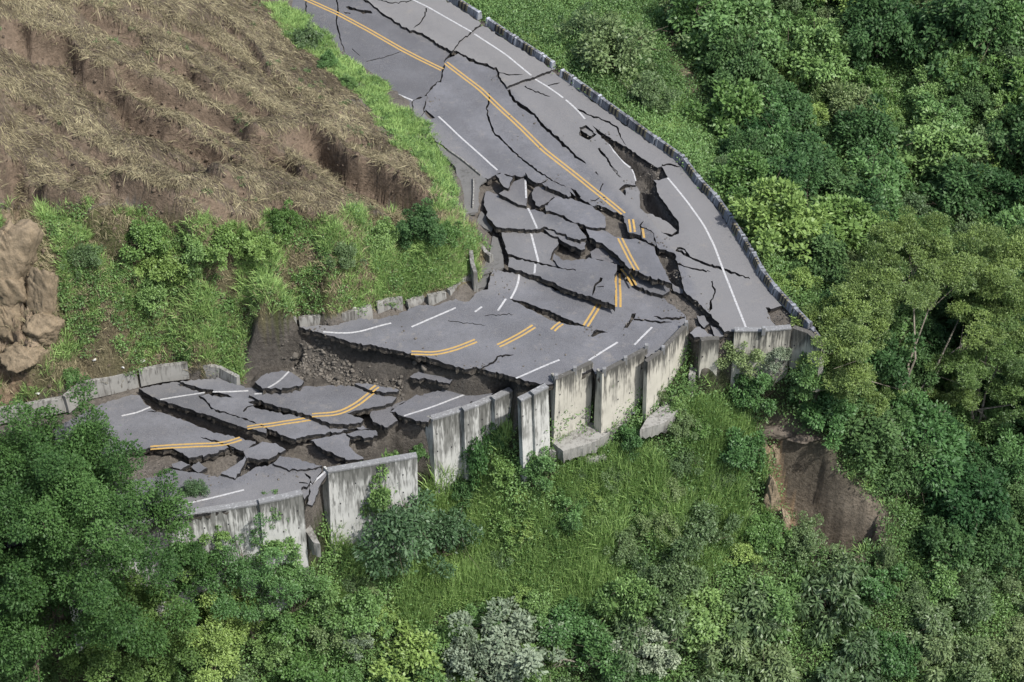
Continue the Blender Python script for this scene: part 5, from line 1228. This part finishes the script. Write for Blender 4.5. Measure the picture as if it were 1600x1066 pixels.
# fill of the thickets
FILL = [([(1060,-40),(1640,-40),(1640,400),(1380,400),(1230,430),(1190,330),(1110,215),(1060,120)], ["mid", "dark", "mid", "dark", "olive", "bright"], 96, (.7, 2.6), "one of the mingled bushes on the slope beyond the road barrier", "bushes on the slope beyond the barrier"),
 ([(1300,480),(1640,400),(1640,880),(1440,880),(1410,760),(1290,690),(1230,620)], ["dark", "dark", "mid", "dark"], 46, (.9, 1.9), "one of the dark bushes in the shade below the spreading tree", "dark bushes under the spreading tree"),
 ([(1000,900),(1240,890),(1640,900),(1640,1120),(960,1120)], ["droop", "droop", "mid", "olive", "droop"], 66, (.9, 1.9), "one of the hanging-leaved bushes along the bottom right of the slope", "hanging-leaved bushes on the lowest slope"),
 ([(300,900),(480,930),(700,990),(680,1120),(-40,1120),(-40,1000)], ["mid", "olive", "bright", "mid"], 30, (.8, 1.7), "one of the leafy bushes low on the slope under the front wall", "bushes under the front wall"),
 ([(1110,650),(1190,690),(1200,880),(1000,900),(900,870),(880,790),(1000,700)], ["olive", "olive", "bright", "mid"], 46, (.6, 1.5), "one of the small scrubby bushes between the walls and the landslip", "scrub between the walls and the landslip"),
 ([(700,960),(1000,890),(1010,960),(960,1120),(480,1120),(560,990)], ["mid", "olive", "silver", "mid"], 22, (.8, 1.6), "x", "bushes round the silvery shrubs"),
 ([(480,890),(640,840),(720,800),(860,740),(960,760),(1000,900),(880,960),(700,960),(540,980),(440,930)], ["mid", "bright", "olive", "bright"], 34, (.4, 1.0), "one of the low bushes in the grass under the tallest panels", "low bushes under the tallest panels")]
ORDN = ["first", "second", "third", "fourth", "fifth", "sixth", "seventh", "eighth", "ninth", "tenth", "eleventh", "twelfth", "thirteenth"]
LOOK = dict(mid="mid green", bright="yellow-green", dark="dark green", olive="dull olive", blue="bluish green", silver="silvery", droop="hanging-leaved")
PLACE = dict(zip([f[5] for f in FILL], ["thicket beyond the barrier", "thicket under the spreading tree", "lowest slope bottom right", "slope under front wall", "scrub beside landslip", "around silvery shrubs", "grass under tallest panels"]))
for poly, kinds, n, (r0, r1), lb, grp in FILL:
    got = []; tries = 0; made = []
    while len(got) < n and tries < 4000:
        tries += 1
        x = RG.uniform(-32, 34); y = RG.uniform(-25, 42); z = float(ground(x, y)); r = RG.uniform(r0, r1)
        px, py = proj(np.array(x), np.array(y), np.array(z + r * .7))
        if not inpoly(px, py, poly) or float(sdist(np.array([x]), np.array([y]), P_EDGE[:, :2])[0]) < r * .8 or float(sdist(np.array([x]), np.array([y]), HOLLOW)[0]) < r * .6 or inpoly(px, py, [(1010,-60),(1080,-60),(1080,60),(1125,180),(1070,180),(1030,110)]): continue
        if any(math.hypot(x - a, y - b_) < .56 * (r + c_) for a, b_, c_ in got): continue
        got.append((x, y, r)); kd = kinds[RG.randint(len(kinds))]
        me, tm = proto(kd, RG.randint(0, 3))
        root = empty("shrub", (x, y, z - .05), lb, "shrub", grp); made.append((float(py), float(px), root, LOOK[kd])); root.rotation_euler = (0, 0, RG.rand() * 6.28); s = r / 1.05
        root.scale = (s, s * (.85 + .3 * RG.rand()), s * (.8 + .4 * RG.rand()))
        link("crown", me, root); link("stem", tm, root)

    made.sort(key=lambda q: q[0]); per = 8
    for ri in range(0, len(made), per):
        for ci, (_, _, root, look) in enumerate(sorted(made[ri:ri + per], key=lambda q: q[1])):
            root["label"] = f"{look} bush, {ORDN[ci]} from left in {ORDN[ri // per]} row down, {PLACE[grp]}"

# the big trees
def big_tree(px, py, up, rx, rz, ncl, nlf, ll, lw, kind, seed, label, tr=.16, flat=.8, clr=(.14, .26), bark=None, droop=.3, shell=.72, limbs=12):
    g = ghit([(px, py)], up=up)[0]; R = np.random.RandomState(seed)
    root = empty("tree", (float(g[0]), float(g[1]), float(g[2]) - .1), label, "tree")
    V, F, var, C = crown(seed, rx, rz, ncl, nlf, ll, lw, droop, flat, clr, shell)
    off = up - rz * .9; V[:, 2] += off; C[:, 2] += off
    link("crown", fast_mesh("crown_tree", V, F, [LEAF[kind]], {"var": var}), root)
    mb = MB(); skeleton(mb, C, np.array([0, 0, -.3]), tr, R, limbs); mb.build("trunk", bark or M_BARK, root); return root
big_tree(78, 848, 6.4, 6.0, 5.8, 320, 165000, .15, .085, "tree", 3, "large dense green tree covering the lower left corner", tr=.28, clr=(.08, .17), shell=.8)
big_tree(225, 985, 4.0, 3.6, 3.4, 130, 52000, .14, .08, "tree", 8, "mid green tree in front of the large corner tree", clr=(.10, .2))
big_tree(20, 1030, 4.0, 3.4, 3.0, 90, 40000, .15, .08, "dark", 12, "dark tree at the very bottom left corner", clr=(.10, .2))
big_tree(385, 900, 4.6, 2.2, 2.8, 60, 17000, .13, .065, "mid", 15, "thin-leaved tree in front of the half hidden wall panel", tr=.09, shell=.6)
big_tree(285, 915, 3.2, 1.9, 2.5, 60, 24000, .13, .07, "tree", 28, "rounded tree reaching the top of the half hidden wall", tr=.09, shell=.65)
big_tree(330, 990, 3.0, 2.3, 2.6, 60, 22000, .13, .07, "bright", 18, "light green young tree between the corner tree and the wall gap", tr=.08)
big_tree(450, 915, 3.2, 1.6, 2.0, 40, 11000, .12, .065, "mid", 38, "small young tree at the foot of the short stained panel", tr=.06, shell=.6)
# spreading tree with flat leaf layers and pale stems
def layered_tree(px, py, up, pads, seed, label, kind="acacia"):
    g = ghit([(px, py)], up=0)[0]; R = np.random.RandomState(seed)
    root = empty("tree", (float(g[0]), float(g[1]), float(g[2]) - .1), label, "tree"); Vs = []; Fs = []; As = []; b0 = 0; ends = []
    for qx, qy, h, r, n in pads:
        c = ghit([(qx, qy)], up=h)[0]; c[2] += h; c = c - np.array(root.location)
        # keep each layer within reach of the stems
        V, F, var, C = crown(seed + int(qx), r, r * .34, 46, int(n * 2.9), .135, .055, .1, .40, (.13, .25), .62)
        Vs.append(V + c); Fs.append(F + b0); As.append(var); b0 += len(V); ends.append(c + np.array([0, 0, r * .15]))
    link("crown", fast_mesh("crown_layers", np.concatenate(Vs), np.concatenate(Fs), [LEAF[kind]], {"var": np.concatenate(As)}), root)
    mb = MB()
    for e in ends:
        j = np.array([e[0] * .25, e[1] * .25, max(.8, e[2] * .45)])
        mb.tube([np.array([0, 0, -.3]), j * .5 + R.randn(3) * .2, j + R.randn(3) * .25, j * .45 + e * .55 + R.randn(3) * .3, e], [.12, .085, .06, .035, .012], 6)
        for _ in range(7): k_ = e + R.randn(3) * np.array([.9, .9, .3]); mb.tube([j * .45 + e * .55, k_], [.03, .01], 4)
    mb.build("trunk", M_BARKP, root); return root
layered_tree(1410, 655, 0, [(1470,430,6.2,3.2,9000),(1370,470,5.0,2.8,7500),(1325,540,4.2,2.3,6500),(1560,440,6.0,3.0,8500),(1540,520,5.0,2.6,5500),(1310,600,3.0,2.0,5500),(1420,400,6.5,2.2,5500)], 21, "spreading tree with flat leaf layers and pale forked stems, right of the corner panel")
layered_tree(1525, 665, 0, [(1580,560,4.5,2.3,5000),(1500,590,3.6,1.9,4000),(1600,620,3.5,2.2,5000),(1550,500,5.2,2.2,4500)], 33, "second layered tree with two thin stems at the right edge")
layered_tree(1430, 690, 0, [(1360,640,1.6,1.3,2200),(1490,625,1.8,1.3,2200)], 41, "small layered tree leaning under the spreading one")
